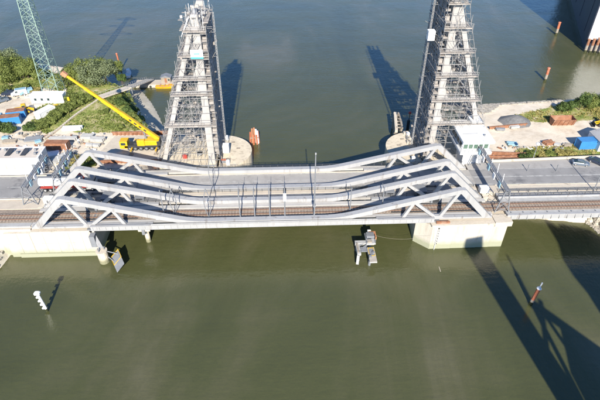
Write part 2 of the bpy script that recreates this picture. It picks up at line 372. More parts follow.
def track(name, xa, xb, y, z):
    bed = MB(); bed.box(xa, xb, y-1.7, y+1.7, z-.06, z+.02); root = struct(bed.build(name, M_BALL))
    s = MB(); x = xa+.3
    while x < xb-.2: s.box(x, x+.28, y-1.3, y+1.3, z+.02, z+.1); x += .75
    s.build('sleepers', M_SLEEP, root, kind='stuff')
    for d in (-.76, .76):
        r = MB(); r.box(xa, xb, y+d-.08, y+d+.08, z+.1, z+.28); r.build('rail', M_RAILS, root)
track('railway_track', -190, 190, 93.2, ZD+.02)

# ============================================================ LIFT BRIDGE
XC = -4.15
def U(u): return XC+u
bridge = thing('lift_bridge', (XC, 99.5, 0), 'pale grey lift bridge span with four trusses low at midspan and peaked at both ends', 'bridge')
def truss(y, hz, wide):
    """one girder: top chord peaks near each end, sags to the deck box at midspan"""
    hw = wide/2; b = MB()
    prof = []
    N_ = 44
    def ztop(u):
        a = abs(u); m0 = 1.05; k0, k1 = 13.5, 20.5; kc = (k0+k1)/2; sl_ = (hz-ZD-m0)/(44.6-kc)
        if a <= k0: return ZD+m0
        if a >= k1: return ZD+m0+(a-kc)*sl_
        t = (a-k0)/(k1-k0); return ZD+m0+(k1-kc)*sl_*t*t
    us = [-44.6+89.2*i/N_ for i in range(N_+1)]
    for i in range(N_):
        u0, u1 = us[i], us[i+1]
        def zb(u):
            zt = ztop(u); return max(ZD-.2, zt-1.12)
        x0, x1 = U(u0), U(u1)
        b.add([(x0,y-hw,zb(u0)),(x1,y-hw,zb(u1)),(x1,y+hw,zb(u1)),(x0,y+hw,zb(u0)),(x0,y-hw,ztop(u0)),(x1,y-hw,ztop(u1)),(x1,y+hw,ztop(u1)),(x0,y+hw,ztop(u0))],
              [(3,2,1,0),(4,5,6,7),(0,1,5,4),(2,3,7,6)]+([(3,0,4,7)] if i == 0 else [])+([(1,2,6,5)] if i == N_-1 else []))
    g = b.build('truss_girder', M_STEEL, bridge)
    fl = MB()
    for i in range(N_):
        x0, x1, z0, z1 = U(us[i]), U(us[i+1]), ztop(us[i]), ztop(us[i+1])
        fl.add([(x0,y-hw-.1,z0+.004),(x1,y-hw-.1,z1+.004),(x1,y+hw+.1,z1+.004),(x0,y+hw+.1,z0+.004),(x0,y-hw-.1,z0+.06),(x1,y-hw-.1,z1+.06),(x1,y+hw+.1,z1+.06),(x0,y+hw+.1,z0+.06)], [(3,2,1,0),(4,5,6,7),(0,1,5,4),(2,3,7,6)])
    fl.build('top_flange', M_STEEL, g)
    for s in (-1, 1):
        for ug in (44.6, 34.5, 24.0):
            zg = ztop(ug if ug < 44.6 else 44.6); MB().box(U(s*ug)-.9, U(s*ug)+.9, y-hw-.04, y+hw+.04, zg-1.08, zg-.12).build('node_plate', M_STEEL, g)
        r = MB()   # end post, sloping down to the foot; mitred at the peak
        pk, ft = U(s*44.6), U(s*53.0)
        zt = hz; zf = ZD+.3
        r.xprism([(pk, zt), (pk, zt-1.12), (pk+s*.2, zt-1.18), (ft-s*1.9, zf), (ft+s*.2, zf), (pk+s*1.1, zt-.15)], y-hw, y+hw)
        r.build('end_post', M_STEEL, g)
        for (ua, za, ub, zb_) in ((44.4, hz-1.1, 40.9, ZD+.1), (40.2, ZD+.1, 34.7, ztop(34.7)-1.1), (34.3, ztop(34.3)-1.1, 32.2, ZD+.1)):
            d = MB(); d.beam((U(s*ua), y, za), (U(s*ub), y, zb_), wide*.62, .62, up=(0,1,0)); d.build('diagonal', M_STEEL, g)
            # stiffener plate along the web of the member
        gp = MB(); gp.xprism([(U(s*42.4),ZD-.1),(U(s*38.4),ZD-.1),(U(s*39.6),ZD+.8),(U(s*41.4),ZD+.8)], y-hw*.7, y+hw*.7); gp.build('gusset_plate', M_STEEL, g)
        t = MB(); t.box(min(U(s*26), U(s*53.5)), max(U(s*26), U(s*53.5)), y-hw*.8, y+hw*.8, ZD-.12, ZD+.35); t.build('bottom_chord', M_STEEL, g)
    # seams of the welded plates: thin raised flanges on top and faces
    for i in range(-4, 5):
        x = U(i*9.7); z = ztop(i*9.7)
        MB().box(x-.05, x+.05, y-hw-.03, y+hw+.03, z-1.0, z+.03).build('splice_plate', M_STEEL, g)
    return g
for y, hz, wd in ((89.6, 16.9, 1.15), (97.2, 16.3, 1.15), (102.2, 16.4, 1.15), (110.1, 16.1, 1.15)): truss(y, hz, wd)
d = MB(); d.box(U(-38.5), U(37.5), 90.3, 96.5, ZD-.7, ZD-.06); d.build('rail_deck', M_DECKW, bridge)
for s in (-1, 1):
    d = MB(); d.box(min(U(s*38.5), U(s*54)), max(U(s*38.5), U(s*54)), 90.3, 96.5, ZD-.7, ZD-.06); d.build('rail_deck', M_DECKW, bridge)
d = MB(); d.box(U(-54), U(54), 90.25, 91.3, ZD-.05, ZD+.1).box(U(-54), U(54), 95.2, 96.5, ZD-.05, ZD+.16); d.build('walkway', M_DECKW, bridge)
d = MB(); d.box(U(-53.5), U(53.5), 97.9, 101.5, ZD-.6, ZD+.02); d.build('footway', M_ASPH2, bridge)
d = MB(); d.box(U(-53.5), U(53.5), 100.3, 101.55, ZD+.02, ZD+.14); d.build('footway_kerb', M_PATH, bridge)
d = MB(); d.box(U(-53.5), U(53.5), 102.85, 109.4, ZD-.9, ZD-.3); d.build('road_deck', M_STEELD, bridge)
d = MB(); d.box(U(-53.5), U(53.5), 109.2, 109.5, ZD-.3, ZD+.14); d.build('road_kerb', M_PATH, bridge)
d = MB(); d.box(U(-53.5), U(53.5), 110.75, 111.9, ZD-.5, ZD+.05); d.build('inspection_walk', M_DECKW, bridge)
# main fascia girder, panelled by stiffeners
d = MB(); d.box(U(-40.0), U(39.6), 88.55, 88.95, ZD-.45, ZD+.60).box(U(-40.0), U(39.6), 88.35, 88.96, ZD+.60, ZD+.72).box(U(-40), U(39.6), 88.45, 88.97, ZD-.6, ZD-.45); fas = d.build('fascia_girder', M_STEEL, bridge)
d = MB()
for i in range(54):
    x = U(-39.5+i*1.48); d.box(x-.04, x+.04, 88.42, 88.56, ZD-.44, ZD+.59)
d.build('stiffeners', M_STEEL, fas, kind='stuff')
d = MB()
for i in range(19):
    x = U(-44+i*4.9); d.box(x-.25, x+.25, 90.6, 111.2, ZD-1.6, ZD-.72)
d.build('cross_girders', M_STEELD, bridge, kind='stuff')
def railing(parent, x0, x1, y, z, ya=None, h=1.1, step=2.0, m=M_RAILG, name='railing'):
    b = MB(); ya = y if ya is None else ya; n = max(1, int(abs(x1-x0)/step))
    for i in range(n+1):
        t = i/n; x = x0+(x1-x0)*t; yy = y+(ya-y)*t; b.box(x-.05, x+.05, yy-.05, yy+.05, z, z+h)
    for k_ in (.35, .7, 1.0): b.beam((x0,y,z+h*k_), (x1,ya,z+h*k_), .07, .07)
    return b.build(name, m, parent)
railing(bridge, U(-53), U(53), 111.75, ZD)
railing(bridge, U(-53), U(53), 98.1, ZD)
railing(bridge, U(-53), U(53), 101.4, ZD+.02, h=.9)
railing(bridge, U(-26), U(26), 88.45, ZD+.72, h=.35, step=3.0, m=M_STEEL)
# bearing blocks and hinge gear at the ends
for s in (-1, 1):
    for y in (89.6, 97.2, 102.2, 110.1):
        d = MB(); d.box(U(s*40.3)-.8, U(s*40.3)+.8, y-.7, y+.7, ZD-1.5, ZD-.5); d.tube((U(s*40.3), y-.9, ZD-.9), (U(s*40.3), y+.9, ZD-.9), .35, 10); d.build('bearing', M_STEELD, bridge)

for s in (-1, 1):
    for k_, (u, ya, yb, w_, h_) in enumerate(((38.6, 98.2, 101.2, 1.6, 1.3), (35.5, 103.2, 104.6, 1.1, .9), (41.5, 94.9, 96.3, 1.3, 1.9), (31.0, 98.6, 100.4, 1.2, .9), (44.5, 98.3, 100.6, 1.5, 1.6))):
        x = U(s*u); hs = MB().bbox(x-w_, x+w_, ya, yb, ZD+.06, ZD+h_, .08).build('drive_housing', M_STEELD, bridge); MB().box(x-w_*.6, x+w_*.6, ya-.04, ya+.01, ZD+.3, ZD+h_*.8).build('louvre', M_DARK, hs)
    for u in (40.3, 33.0):
        for ya, yb in ((90.2, 96.6), (102.8, 109.5), (97.8, 101.6)): MB().box(U(s*u)-.18, U(s*u)+.18, ya, yb, ZD-.5, ZD+.045).build('floor_beam', M_STEELD, bridge)
    for y in (91.9, 94.9): MB().box(min(U(s*30), U(s*53)), max(U(s*30), U(s*53)), y-.12, y+.12, ZD+.02, ZD+.2).build('cable_tray', M_DARK, bridge)
# masts on the bridge ------------------------------------------------------
def pole(px0, z0, y, ztop_, label, r=.13, arm=None, g='straight masts along the near truss', m=M_STEELD):
    x = px0; t = thing('bridge_mast', (x, y, z0), label, 'mast', g)
    MB().tube((x,y,z0), (x,y,ztop_), r, 8, r*.75).build('pole', m, t)
    MB().box(x-.25, x+.25, y-.25, y+.25, z0, z0+.15).build('base_plate', m, t)
    if arm:
        for k_, (dz, ln) in enumerate(arm): MB().beam((x, y, ztop_-dz), (x, y+ln, ztop_-dz+.15), .08, .1).build('bracket_arm', m, t)
    return t
t = pole(7.3, ZD+.1, 90.5, 26.3, 'tall thin mast at the middle of the bridge, tallest on the span', .17, None, None, M_STEELD)
MB().box(7.15, 7.45, 90.35, 90.65, 26.3, 26.6).build('lamp', M_STEEL, t)
MB().box(7.0, 7.6, 90.2, 90.8, 12.0, 12.6).build('junction_box', M_STEELD, t)
for i, (px, lab) in enumerate(((240.5, 'bridge mast left of the other three close-set masts near midspan'), (255, 'second from left of four close-set masts on near truss'), (270, 'third from left of four close-set masts on near truss'), (285, 'close-set bridge mast with a white box, next left of the tall mast'))):
    q = P(px, 217, ZD+.6); t = pole(q.x, ZD+.1, 90.6, 17.4, lab, .15, ((.8, 3.6), (2.2, 2.6)), 'catenary masts at midspan')
    if i == 3: MB().box(q.x-.35, q.x+.35, 90.1, 90.5, 14.0, 16.0).build('switch_box', M_WHITE, t)
    for k_ in (.9, 2.3): MB().tube((q.x, 90.6, 17.4-k_), (q.x, 90.9, 17.4-k_+.3), .12, 6).build('insulator', M_WHITE, t)
for px, py, ytip, lab in ((350, 209.5, 188, 'short mast on near truss right of the tall midspan mast'), (382, 207, 187, 'mast above the workboat platform on near truss'), (164, 213, 190, 'mast left of the bowed twin mast on the near truss')):
    q = P(px, py, ZD+.6); zt = PY(px, ytip, q.y).z; pole(q.x, ZD+.05, min(q.y, 96.0), min(zt, 17.0), lab, .14, ((.8, 2.4),), 'catenary masts at midspan')
def bowed(px, pb, ptop, label):
    """twin-legged mast whose legs bow apart between foot and head"""
    q = P(px, pb, ZD+.2); zt = PY(px, ptop, q.y).z; t = thing('bowed_mast', (q.x, q.y, ZD), label, 'mast', 'bowed twin-leg masts')
    H_ = zt-ZD
    def leg(s):
        b = MB(); n = 10; pr = None
        for i in range(n+1):
            t_ = i/n; p = Vector((q.x+s*.75*sin(pi*t_), q.y, ZD+H_*t_))
            if pr: b.tube(pr, p, .10, 5)
            pr = p
        return b.build('leg', M_STEELD, t)
    leg(-1); leg(1)
    b = MB()
    for i in (3, 5, 7): a = .75*sin(pi*i/10); b.tube((q.x-a, q.y, ZD+H_*i/10), (q.x+a, q.y, ZD+H_*i/10), .04, 4)
    b.build('lacing', M_STEELD, t)
    return t
bowed(213.5, 187.5, 156, 'bowed twin-leg mast standing beside the carriageway, in front of the left pier')
bowed(209, 216.5, 189, 'bowed twin-leg mast at the near truss, below the roadside one')
bowed(175, 213, 190, 'leftmost bowed twin-leg mast, at the near truss')

# ============================================================ ABUTMENTS AND APPROACHES
ab = thing('abutment', (-70, 90, 0), 'long pale concrete abutment wall under the left bridge end with green tide band', 'abutment')
MB().box(-64.5, -43.9, 88.9, 113.5, -3, 7.3).build('wall', M_WALL, ab)
MB().box(-190, -64.4, 89.6, 90.6, -1, 7.4).build('wing_wall', M_WALL, ab)
MB().box(-62.5, -43.6, 88.6, 89.9, -3, 1.1).build('plinth', M_WALL, ab)
MB().bbox(-190, -58.3, 89.5, 92.0, 7.35, 8.0, .05).build('coping', M_CONC, ab)
MB().bbox(-58.2, -43.7, 88.7, 91.2, 7.3, 7.75, .05).build('coping', M_CONC, ab)
MB().box(-58.0, -43.9, 91.25, 113.4, 7.3, 7.74).build('bearing_shelf', M_CONC, ab)
MB().box(-76, -58.4, 90.2, 91.6, 8.0, 8.35).build('parapet', M_GREYC, ab)
MB().box(-59.2, -57.95, 97.0, 112.5, 7.3, 8.48).build('back_wall', M_CONC, ab)
for i in range(7):
    for z0, z1 in ((1.2, 4.1), (4.16, 7.24)):
        x0 = -64.4+i*2.92; MB().box(x0, x0+2.87, 88.82+ru(0, .03), 88.95, z0, z1).build('wall_panel', M_WALL, ab)
for i in range(7):
    x = -82+i*2.3; MB().yprism([(89.5,4.5),(88.4,.0),(89.5,.0)], x, x+.8).build('buttress', M_GREYC, ab)

ab2 = thing('abutment', (43, 88, 0), 'pale concrete abutment block under the right bridge end with black depth marks', 'abutment')
MB().prism([(35.3,87.9),(53.3,88.2),(53.3,113),(33.9,113),(32.0,91.0)], -3, 7.2).build('wall', M_WALL, ab2)
MB().prism([(34.9,87.6),(50.0,87.85),(50.0,90.9),(34.3,90.9)], 7.2, 7.7).build('coping', M_CONC, ab2)
MB().prism([(50.05,87.9),(54.2,88.0),(54.2,91.0),(50.05,91.0)], 6.6, 7.9).build('coping', M_CONC, ab2)
MB().prism([(34.3,91),(54.0,91.05),(54.0,112),(36,112)], 7.2, 7.66).build('bearing_shelf', M_CONC, ab2)
MB().box(49.95, 51.2, 96.9, 101.9, 7.6, 8.5).build('back_wall', M_CONC, ab2)
for i in range(5):
    for z0, z1 in ((-1.0, 3.4), (3.46, 7.1)):
        x0 = 37.4+i*3.15; yb = 87.9+.3*(x0-35.3)/18; MB().box(x0, x0+3.1, yb-.03+ru(0, .025), yb+.3, z0, z1).build('wall_panel', M_WALL, ab2)
for i in range(7):
    z = 6.3-i*.8; MB().box(36.6, 36.95, 87.86, 87.94, z, z+.4).build('depth_mark', M_DARK, ab2)
MB().box(36.0, 39.2, 88.2, 88.8, 7.75, 8.15).build('hinge_beam', M_RUST, ab2)

# right steel approach viaduct
via = thing('approach_viaduct', (110, 91, 0), 'low steel girder viaduct carrying the track to the right of the bridge', 'viaduct')
MB().box(53.5, 190, 90.0, 90.3, ZD-1.5, ZD-.1).box(53.5, 190, 89.8, 90.5, ZD-.1, ZD+.02).build('main_girder', M_STEEL, via)
MB().box(53.5, 190, 96.5, 96.8, ZD-1.5, ZD+.35).build('main_girder', M_STEEL, via)
MB().box(53.5, 190, 90.55, 96.5, ZD-.5, ZD-.05).build('deck', M_GREYC, via)
b = MB()
for i in range(70): x = 54.5+i*1.95; b.yprism([(90.0,ZD-1.45),(89.75,ZD-1.45),(89.75,ZD-.9),(89.95,ZD-.12),(90.0,ZD-.12)], x, x+.1)
b.build('stiffeners', M_STEEL, via, kind='stuff')
b = MB()
for i in range(46): x = 54.5+i*2.95; b.box(x, x+.16, 90.6, 90.9, ZD+.02, ZD+.16)
b.build('clamps', M_STEELD, via, kind='stuff')
railing(via, 53.6, 190, 97.1, ZD-.1, 96.95)
MB().box(53.6, 190, 96.9, 98.85, ZD-.4, ZD-.1).build('cable_trough', M_DECKW, via)
MB().box(84, 87, 90.2, 96.6, -1, ZD-1.5).build('pier', M_CONC, via)
railing(via, 90, 190, 90.3, ZD+.02, h=1.0)
# parapet beside the far edge of the right road, and verge rail
pw = MB(); pw.prism([(56,112.75),(60,112.75),(100,114.3),(300,115.6),(300,116.0),(100,114.7),(60,113.1),(56,113.1)], 5, ZD+.55); tag(pw.build('parapet_wall', M_CONC), 'low pale concrete parapet along the far edge of the right road', 'wall')
gr = thing('guard_rail', (120, 99, ZD), 'thin grey guard rail between the right road verge and the track', 'guard rail')
railing(gr, 54.5, 190, 98.75, ZD+.12, 98.1, h=.9, step=2.5)

# ---------------------------------------------------------------- gantries
def gantry(x, y0, y1, h, label, flip):
    z0 = ZD; t = thing('signal_gantry', (x, (y0+y1)/2, z0), label, 'gantry', 'signal gantries at the bridge ends')
    zt = z0+h
    for y in (y0, y1):
        for s in (-1, 1):
            b = MB(); b.beam((x+s*1.7, y, z0), (x+s*.45, y, zt), .22, .22); b.build('leg', M_STEELD, t)
        b = MB()
        for i in range(4):
            a, c = 1.7-1.25*i/4, 1.7-1.25*(i+1)/4
            b.tube((x-a, y, z0+h*i/4), (x+c, y, z0+h*(i+1)/4), .06, 4); b.tube((x+a, y, z0+h*i/4), (x-c, y, z0+h*(i+1)/4), .06, 4)
        b.build('lacing', M_STEELD, t)
    b = MB()
    for sx in (-.45, .45):
        for sz in (0, .9): b.beam((x+sx, y0-.4, zt-sz), (x+sx, y1+.4, zt-sz), .16, .16)
    b.build('chords', M_STEELD, t)
    b = MB(); n = int((y1-y0)/1.1)
    for i in range(n):
        a, c = y0+(y1-y0)*i/n, y0+(y1-y0)*(i+1)/n
        for sx in (-.45, .45): b.tube((x+sx, a, zt-(.9 if i%2 else 0)), (x+sx, c, zt-(0 if i%2 else .9)), .05, 4)
        b.tube((x-.45, a, zt), (x+.45, c, zt), .05, 4)
    b.build('lattice', M_STEELD, t)
    MB().box(x-.42, x+.42, y0, y1, zt-.06, zt-.02).build('catwalk', M_STEELD, t)
    k_ = 0
    for y in [y0+(y1-y0)*f for f in (.18, .36, .55, .74, .9)]:
        k_ += 1
        MB().box(x+flip*.5, x+flip*.75, y-.6, y+.6, zt-1.5, zt-.1).build('signal_head', M_LBLUE if k_ % 2 else M_WHITE, t)
        MB().tube((x, y, zt), (x, y+.2, zt+1.6+.5*(k_ % 3)), .06, 5).build('lamp_rod', M_WHITE, t)
    return t
gantry(-61.3, 98.2, 112.2, 5.4, 'lattice signal gantry spanning the road at the left bridge end', 1)
gantry(-55.7, 103.0, 114.2, 5.4, 'lattice signal gantry at the foot of the far truss on the left', 1)
gantry(52.3, 91.0, 111.2, 6.4, 'lattice signal gantry spanning road and track at the right bridge end', -1)
b = thing('signal_cabinet', (-57, 99.2, ZD), 'small white signal cabinet beside the left gantry', 'cabinet'); MB().bbox(-58.2, -55.9, 98.4, 99.8, ZD, ZD+1.5, .05).build('body', M_WHITE, b); MB().box(-57.2, -57.1, 98.36, 98.4, ZD+.3, ZD+1.2).build('door_seam', M_STEELD, b)
b = thing('signal_cabinet', (50.5, 99.9, ZD), 'small white signal cabinet beside the right gantry', 'cabinet'); MB().bbox(49.6, 51.9, 98.6, 100.2, ZD+.05, ZD+1.5, .05).build('body', M_WHITE, b); MB().box(50.6, 50.7, 98.56, 98.6, ZD+.3, ZD+1.2).build('door_seam', M_STEELD, b)

# ============================================================ SCAFFOLDED TOWERS AND PIERS
def half_disc(cx, cy, r, s, n=22, ext=0):
    return [(cx+s*r*cos(a), cy+r*sin(a)) for a in [(-pi/2+pi*i/n)*(1) for i in range(n+1)]]
def pier(s, xm, xo, label, noser):
    """s=+1: round nose points +x"""
    root = thing('tower_pier', (xm, 125, 0), label, 'pier')
    x0, x1 = sorted((xm+s*1.3, xo))
    MB().box(x0, x1, 116.9, 134.5, -3, 6.2).build('pier_block', M_PIERC, root)
    b = MB(); poly = half_disc(xm+s*1.8, 125.2, noser, s)
    if s < 0: poly = poly[::-1]
    b.prism(poly, -3, 5.9); b.build('round_nose', M_PIERC, root)
    for yy, k_ in ((121, 2.6), (126.5, 5.0), (130, 3.3)):
        MB().box(xm+s*(1.8+k_)-.55, xm+s*(1.8+k_)+.55, yy-.35, yy+.35, 5.9, 6.0).build('hatch', M_TIMB, root)
    MB().bbox(xm+s*3.0-.5, xm+s*3.0+.5, 131.2, 132.2, 5.9, 7.2, .1).build('bollard', M_WHITE, root)
    MB().bbox(xm+s*4.4-.5, xm+s*4.4+.5, 117.6, 118.5, 5.9, 7.3, .1).build('bollard', M_WHITE, root)
    MB().box(x0+.1, x1-.1, 116.7, 117.1, 6.2, 6.5).build('kerb', M_GREYC, root)
    return root
pier(1, -19.5, -34.0, 'cream concrete pier with round nose carrying the left scaffolded tower', 9.0)
pier(-1, 41.7, 57.5, 'cream concrete pier with round nose carrying the right scaffolded tower', 9.0)

def tower(s, xm, xo, ztop_, label, crown, levels):
    """s=+1: span side is +x. main leg at xm (vertical), outer leg leans from xo to the head"""
    root = thing('lift_tower', (xm, 124, 6.2), label, 'tower', 'scaffolded bridge towers')
    Y0, Y1 = 119.0, 129.5
    zj = 45.0 if s > 0 else 48.5                                    # where the legs meet
    def xout(z): return xo+(xm-s*.9-xo)*min(1, max(0, (z-6.2)/(zj-6.2)))
    lv = list(levels)
    for y in (Y0, Y1):
        b = MB(); b.beam((xm, y, 6.2), (xm, y, min(ztop_-1, 50)), 1.7, 1.5, up=(0,1,0)); b.build('main_leg', M_TOWER, root)
        b = MB(); b.beam((xo, y, 6.2), (xm-s*.9, y, zj), 1.15, 1.15, up=(0,1,0)); b.build('raking_leg', M_TOWER, root)
        for z in lv:
            a, c = xout(z), xm
            if abs(a-c) > 1.2:
                b = MB(); b.beam((a, y, z-.5), (c, y, z-.5), .7, .9); b.build('cross_beam', M_TOWER, root)
        # web gussets on the inner side of the main leg
        for z in lv[:5]:
            b = MB(); b.xprism([(xm-s*.9, z), (xm-s*2.3, z), (xm-s*.9, z+3.4)], y-.3, y+.3); b.build('gusset', M_TOWER, root)
    for z in lv:
        for xx in (xm, xout(z)):
            if xx == xm or abs(xx-xm) > 1.2: b = MB(); b.beam((xx, Y0+.8, z-.4), (xx, Y1-.8, z-.4), .7, .7); b.build('tie_beam', M_TOWER, root)
    # decks: each level a plank platform overhanging front and span side, with toe board and rail
    for z in lv:
        a, c = sorted((xout(z)-s*1.6, xm+s*2.6)); b = MB()
        b.box(a, c, Y0-2.3, Y0-1.3, z+.02, z+.12)
        sx0, sx1 = sorted((xm+s*1.0, xm+s*2.6)); b.box(sx0, sx1, Y0-.85, Y1+1.5, z+.02, z+.14)
        ox0, ox1 = sorted((xout(z)-s*.75, xout(z)-s*1.6)); b.box(ox0, ox1, Y0-.85, Y1+1.5, z+.02, z+.14)
        pf = b.build('platform', M_PLANK, root)
        b = MB(); xx = a
        while xx < c-.3:
            e_ = min(c, xx+ru(.8, 2.6))
            if rnd() < .75: b.box(xx, e_-.06, Y0-2.36, Y0-2.29+ru(0, .04), z-.05, z+ru(.1, .3))
            xx = e_
        b.build('toe_board', M_PLANK, pf, kind='stuff')
        b = MB(); n = int((c-a)/1.6)
        for i in range(n+1): x = a+(c-a)*i/n; b.tube((x, Y0-2.3, z), (x, Y0-2.3, z+1.25), .045, 4)
        for zz in (.65, 1.2): b.tube((a, Y0-2.3, z+zz), (c, Y0-2.3, z+zz), .045, 4)
        xe = xm+s*2.6
        for i in range(8): y = Y0-2.2+i*1.9; b.tube((xe, y, z), (xe, y, z+1.25), .045, 4)
        for zz in (.65, 1.2): b.tube((xe, Y0-2.3, z+zz), (xe, Y1+1.5, z+zz), .045, 4)
        b.build('guard_rail', M_SCAF, pf)
    # scaffold proper
    b = MB(); rr = .062; pk = MB()
    ztp = min(ztop_-3.2, 52)
    zs = [6.3+2.05*i for i in range(int((ztp-6.3)/2.05)+1)]
    # span side, three rows deep
    cols = [xm+s*1.15, xm+s*2.5]
    ys = [Y0-2.2+1.95*i for i in range(8)]
    for x in cols:
        for y in ys: b.tube((x, y, 6.2), (x, y, ztp+ru(0, 1.5)), rr, 4)
        for z in zs[1:]:
            b.tube((x, ys[0]-.4, z), (x, ys[-1]+.4, z), rr, 4)
            if x == cols[1]: b.tube((x, ys[0], z+1.0), (x, ys[-1], z+1.0), rr, 4)
    for z in zs[1:]:
        for i, y in enumerate(ys):
            b.tube((cols[0], y, z), (cols[1], y, z), rr, 4)
            if i < len(ys)-1 and rnd() < .45:
                x0, x1 = sorted(cols); pk.box(x0, x1, y+.05, y+1.9, z+.05, z+.1)
            if i < len(ys)-1 and rnd() < .55:
                o = rnd() < .5; b.tube((cols[1], ys[i+(1 if o else 0)], z-2.05), (cols[1], ys[i+(0 if o else 1)], z), rr, 4)
    # inside: back wall of tubes behind the frame, and crossing bays
    for z in zs[1:]:
        xa = xout(z)
        for y in (Y0+2.4, Y0+5.2, Y1+1.4):
            b.tube((xa-s*.9, y, z), (xm+s*1.1, y, z), rr, 4)
            if y > Y0+3: b.tube((xa-s*.9, y, z+1.0), (xm+s*1.1, y, z+1.0), rr, 4)
        n = max(1, int(abs(xa-xm)/2.0))
        for i in range(n+1):
            x = xa+(xm-xa)*i/n
            if rnd() < .85: b.tube((x, Y0+2.2, z), (x, Y1+1.4, z), rr, 4)
            for y in (Y0+2.4, Y1+1.4):
                if rnd() < .6: b.tube((x, y, z-2.05), (x+s*(xm-xa)*s/n*.98, y, z), rr, 4)
            if rnd() < .45:
                x2 = x+(xm-xa)/n; q0, q1 = sorted((x, x2)); yy = Y1-.9 if rnd() < .6 else Y0+3
                pk.box(q0, q1, yy, yy+1.4, z+.05, z+.1)
    x = xo
    for i in range(7):
        xx = xo+(xm-xo)*i/6.
        zt = 6.2+(zj-6.2)*i/6.+2
        for y in (Y0+2.4, Y1+1.4): b.tube((xx, y, 6.2), (xx, y, min(zt, ztp)), rr, 4)
    # raking side and front standards
    for z in zs[1:]:
        xa = xout(z)-s*1.6
        b.tube((xa, Y0-2.2, z), (xa, Y1+1.4, z), rr, 4)
        for y in (Y0-2.2, Y0+1.8, Y0+5.8, Y1+1.4):
            xb = xout(z-2.05)-s*1.6; b.tube((xa, y, z), (xb, y, z-2.05), rr, 4)
            if rnd() < .5: b.tube((xa, y, z-.6), (xa, y, z+1.8), rr, 4)
        b.tube((xout(z)-s*1.6, Y0-2.2, z), (xm+s*2.5, Y0-2.2, z), rr*.8, 4)
        for _ in range(16):                      # fittings, sheeting scraps, stacked boards
            xq, yq = ru(min(xa, xm+s*2.5), max(xa, xm+s*2.5)), ru(Y0+2.5, Y1+1.3); e_ = ru(.25, .9)
            if rnd() < .5: pk.box(xq-e_, xq+e_, yq-.3, yq+.3, z+.1, z+ru(.2, .8))
            else: b.tube((xq, yq, z-2), (xq+ru(-2, 2), yq+ru(-1, 1), z), rr, 4)
            if rnd() < .35: yq = ru(Y0-2, Y1); pk.box(min(cols)+.1, max(cols)-.1, yq, yq+ru(.3,1.2), z+.1, z+ru(.3,1.2))
            yq = ru(Y0-2, Y1); b.tube((cols[1], yq, z-2), (cols[1]+s*.05, yq+ru(-2.2, 2.2), z), rr, 4)
            if rnd() < .25: xf = xout(z)+(xm-xout(z))*rnd(); b.tube((xf, Y0-2.2, z-1.9), (xf+ru(-1.6, 1.6), Y0-2.2, z), rr*.7, 4)
    for i in range(6):
        x = xm-s*(1.6+i*1.9); zt = 6.2+(zj-6.2)*(1-abs(x-xm)/abs(xo-xm))+2
        b.tube((x, Y0-2.2, 6.2), (x, Y0-2.2, max(9, zt)), rr*.8, 4)
    b.build('scaffold_tubes', M_SCAF, root, kind='stuff'); pk.build('scaffold_planks', M_PLANK, root, kind='stuff')
    # hoist mast on the span side
    xh = xm+s*3.6; b = MB(); yh = 124.5
    for dx, dy in ((-.16,-.16),(.16,-.16),(.16,.16),(-.16,.16)): b.tube((xh+dx, yh+dy, 6), (xh+dx, yh+dy, ztop_-(2.4 if s > 0 else 1.0)), .07, 4)
    z = 6.2
    while z < ztop_-2: b.tube((xh-.16, yh-.16, z), (xh+.16, yh-.16, z+.8), .03, 4); b.tube((xh+.16, yh-.16, z+.8), (xh-.16, yh-.16, z+1.6), .03, 4); z += 1.6
    hm = b.build('hoist_mast', M_STEEL, root)
    zc = 39 if s < 0 else 7.0
    MB().bbox(xh-.9, xh+.9, yh-2.2, yh-.45, zc, zc+2.4, .08).build('hoist_car', M_WHITE, hm)
    b = MB(); z = 10
    while z < ztop_-2: b.tube((xh-s*.3, yh, z), (xm+s*2.5, yh, z), .06, 4); z += 6.2
    b.build('wall_ties', M_SCAF, hm, kind='stuff')
    crown(root, s, xm, Y0, Y1)
    return root
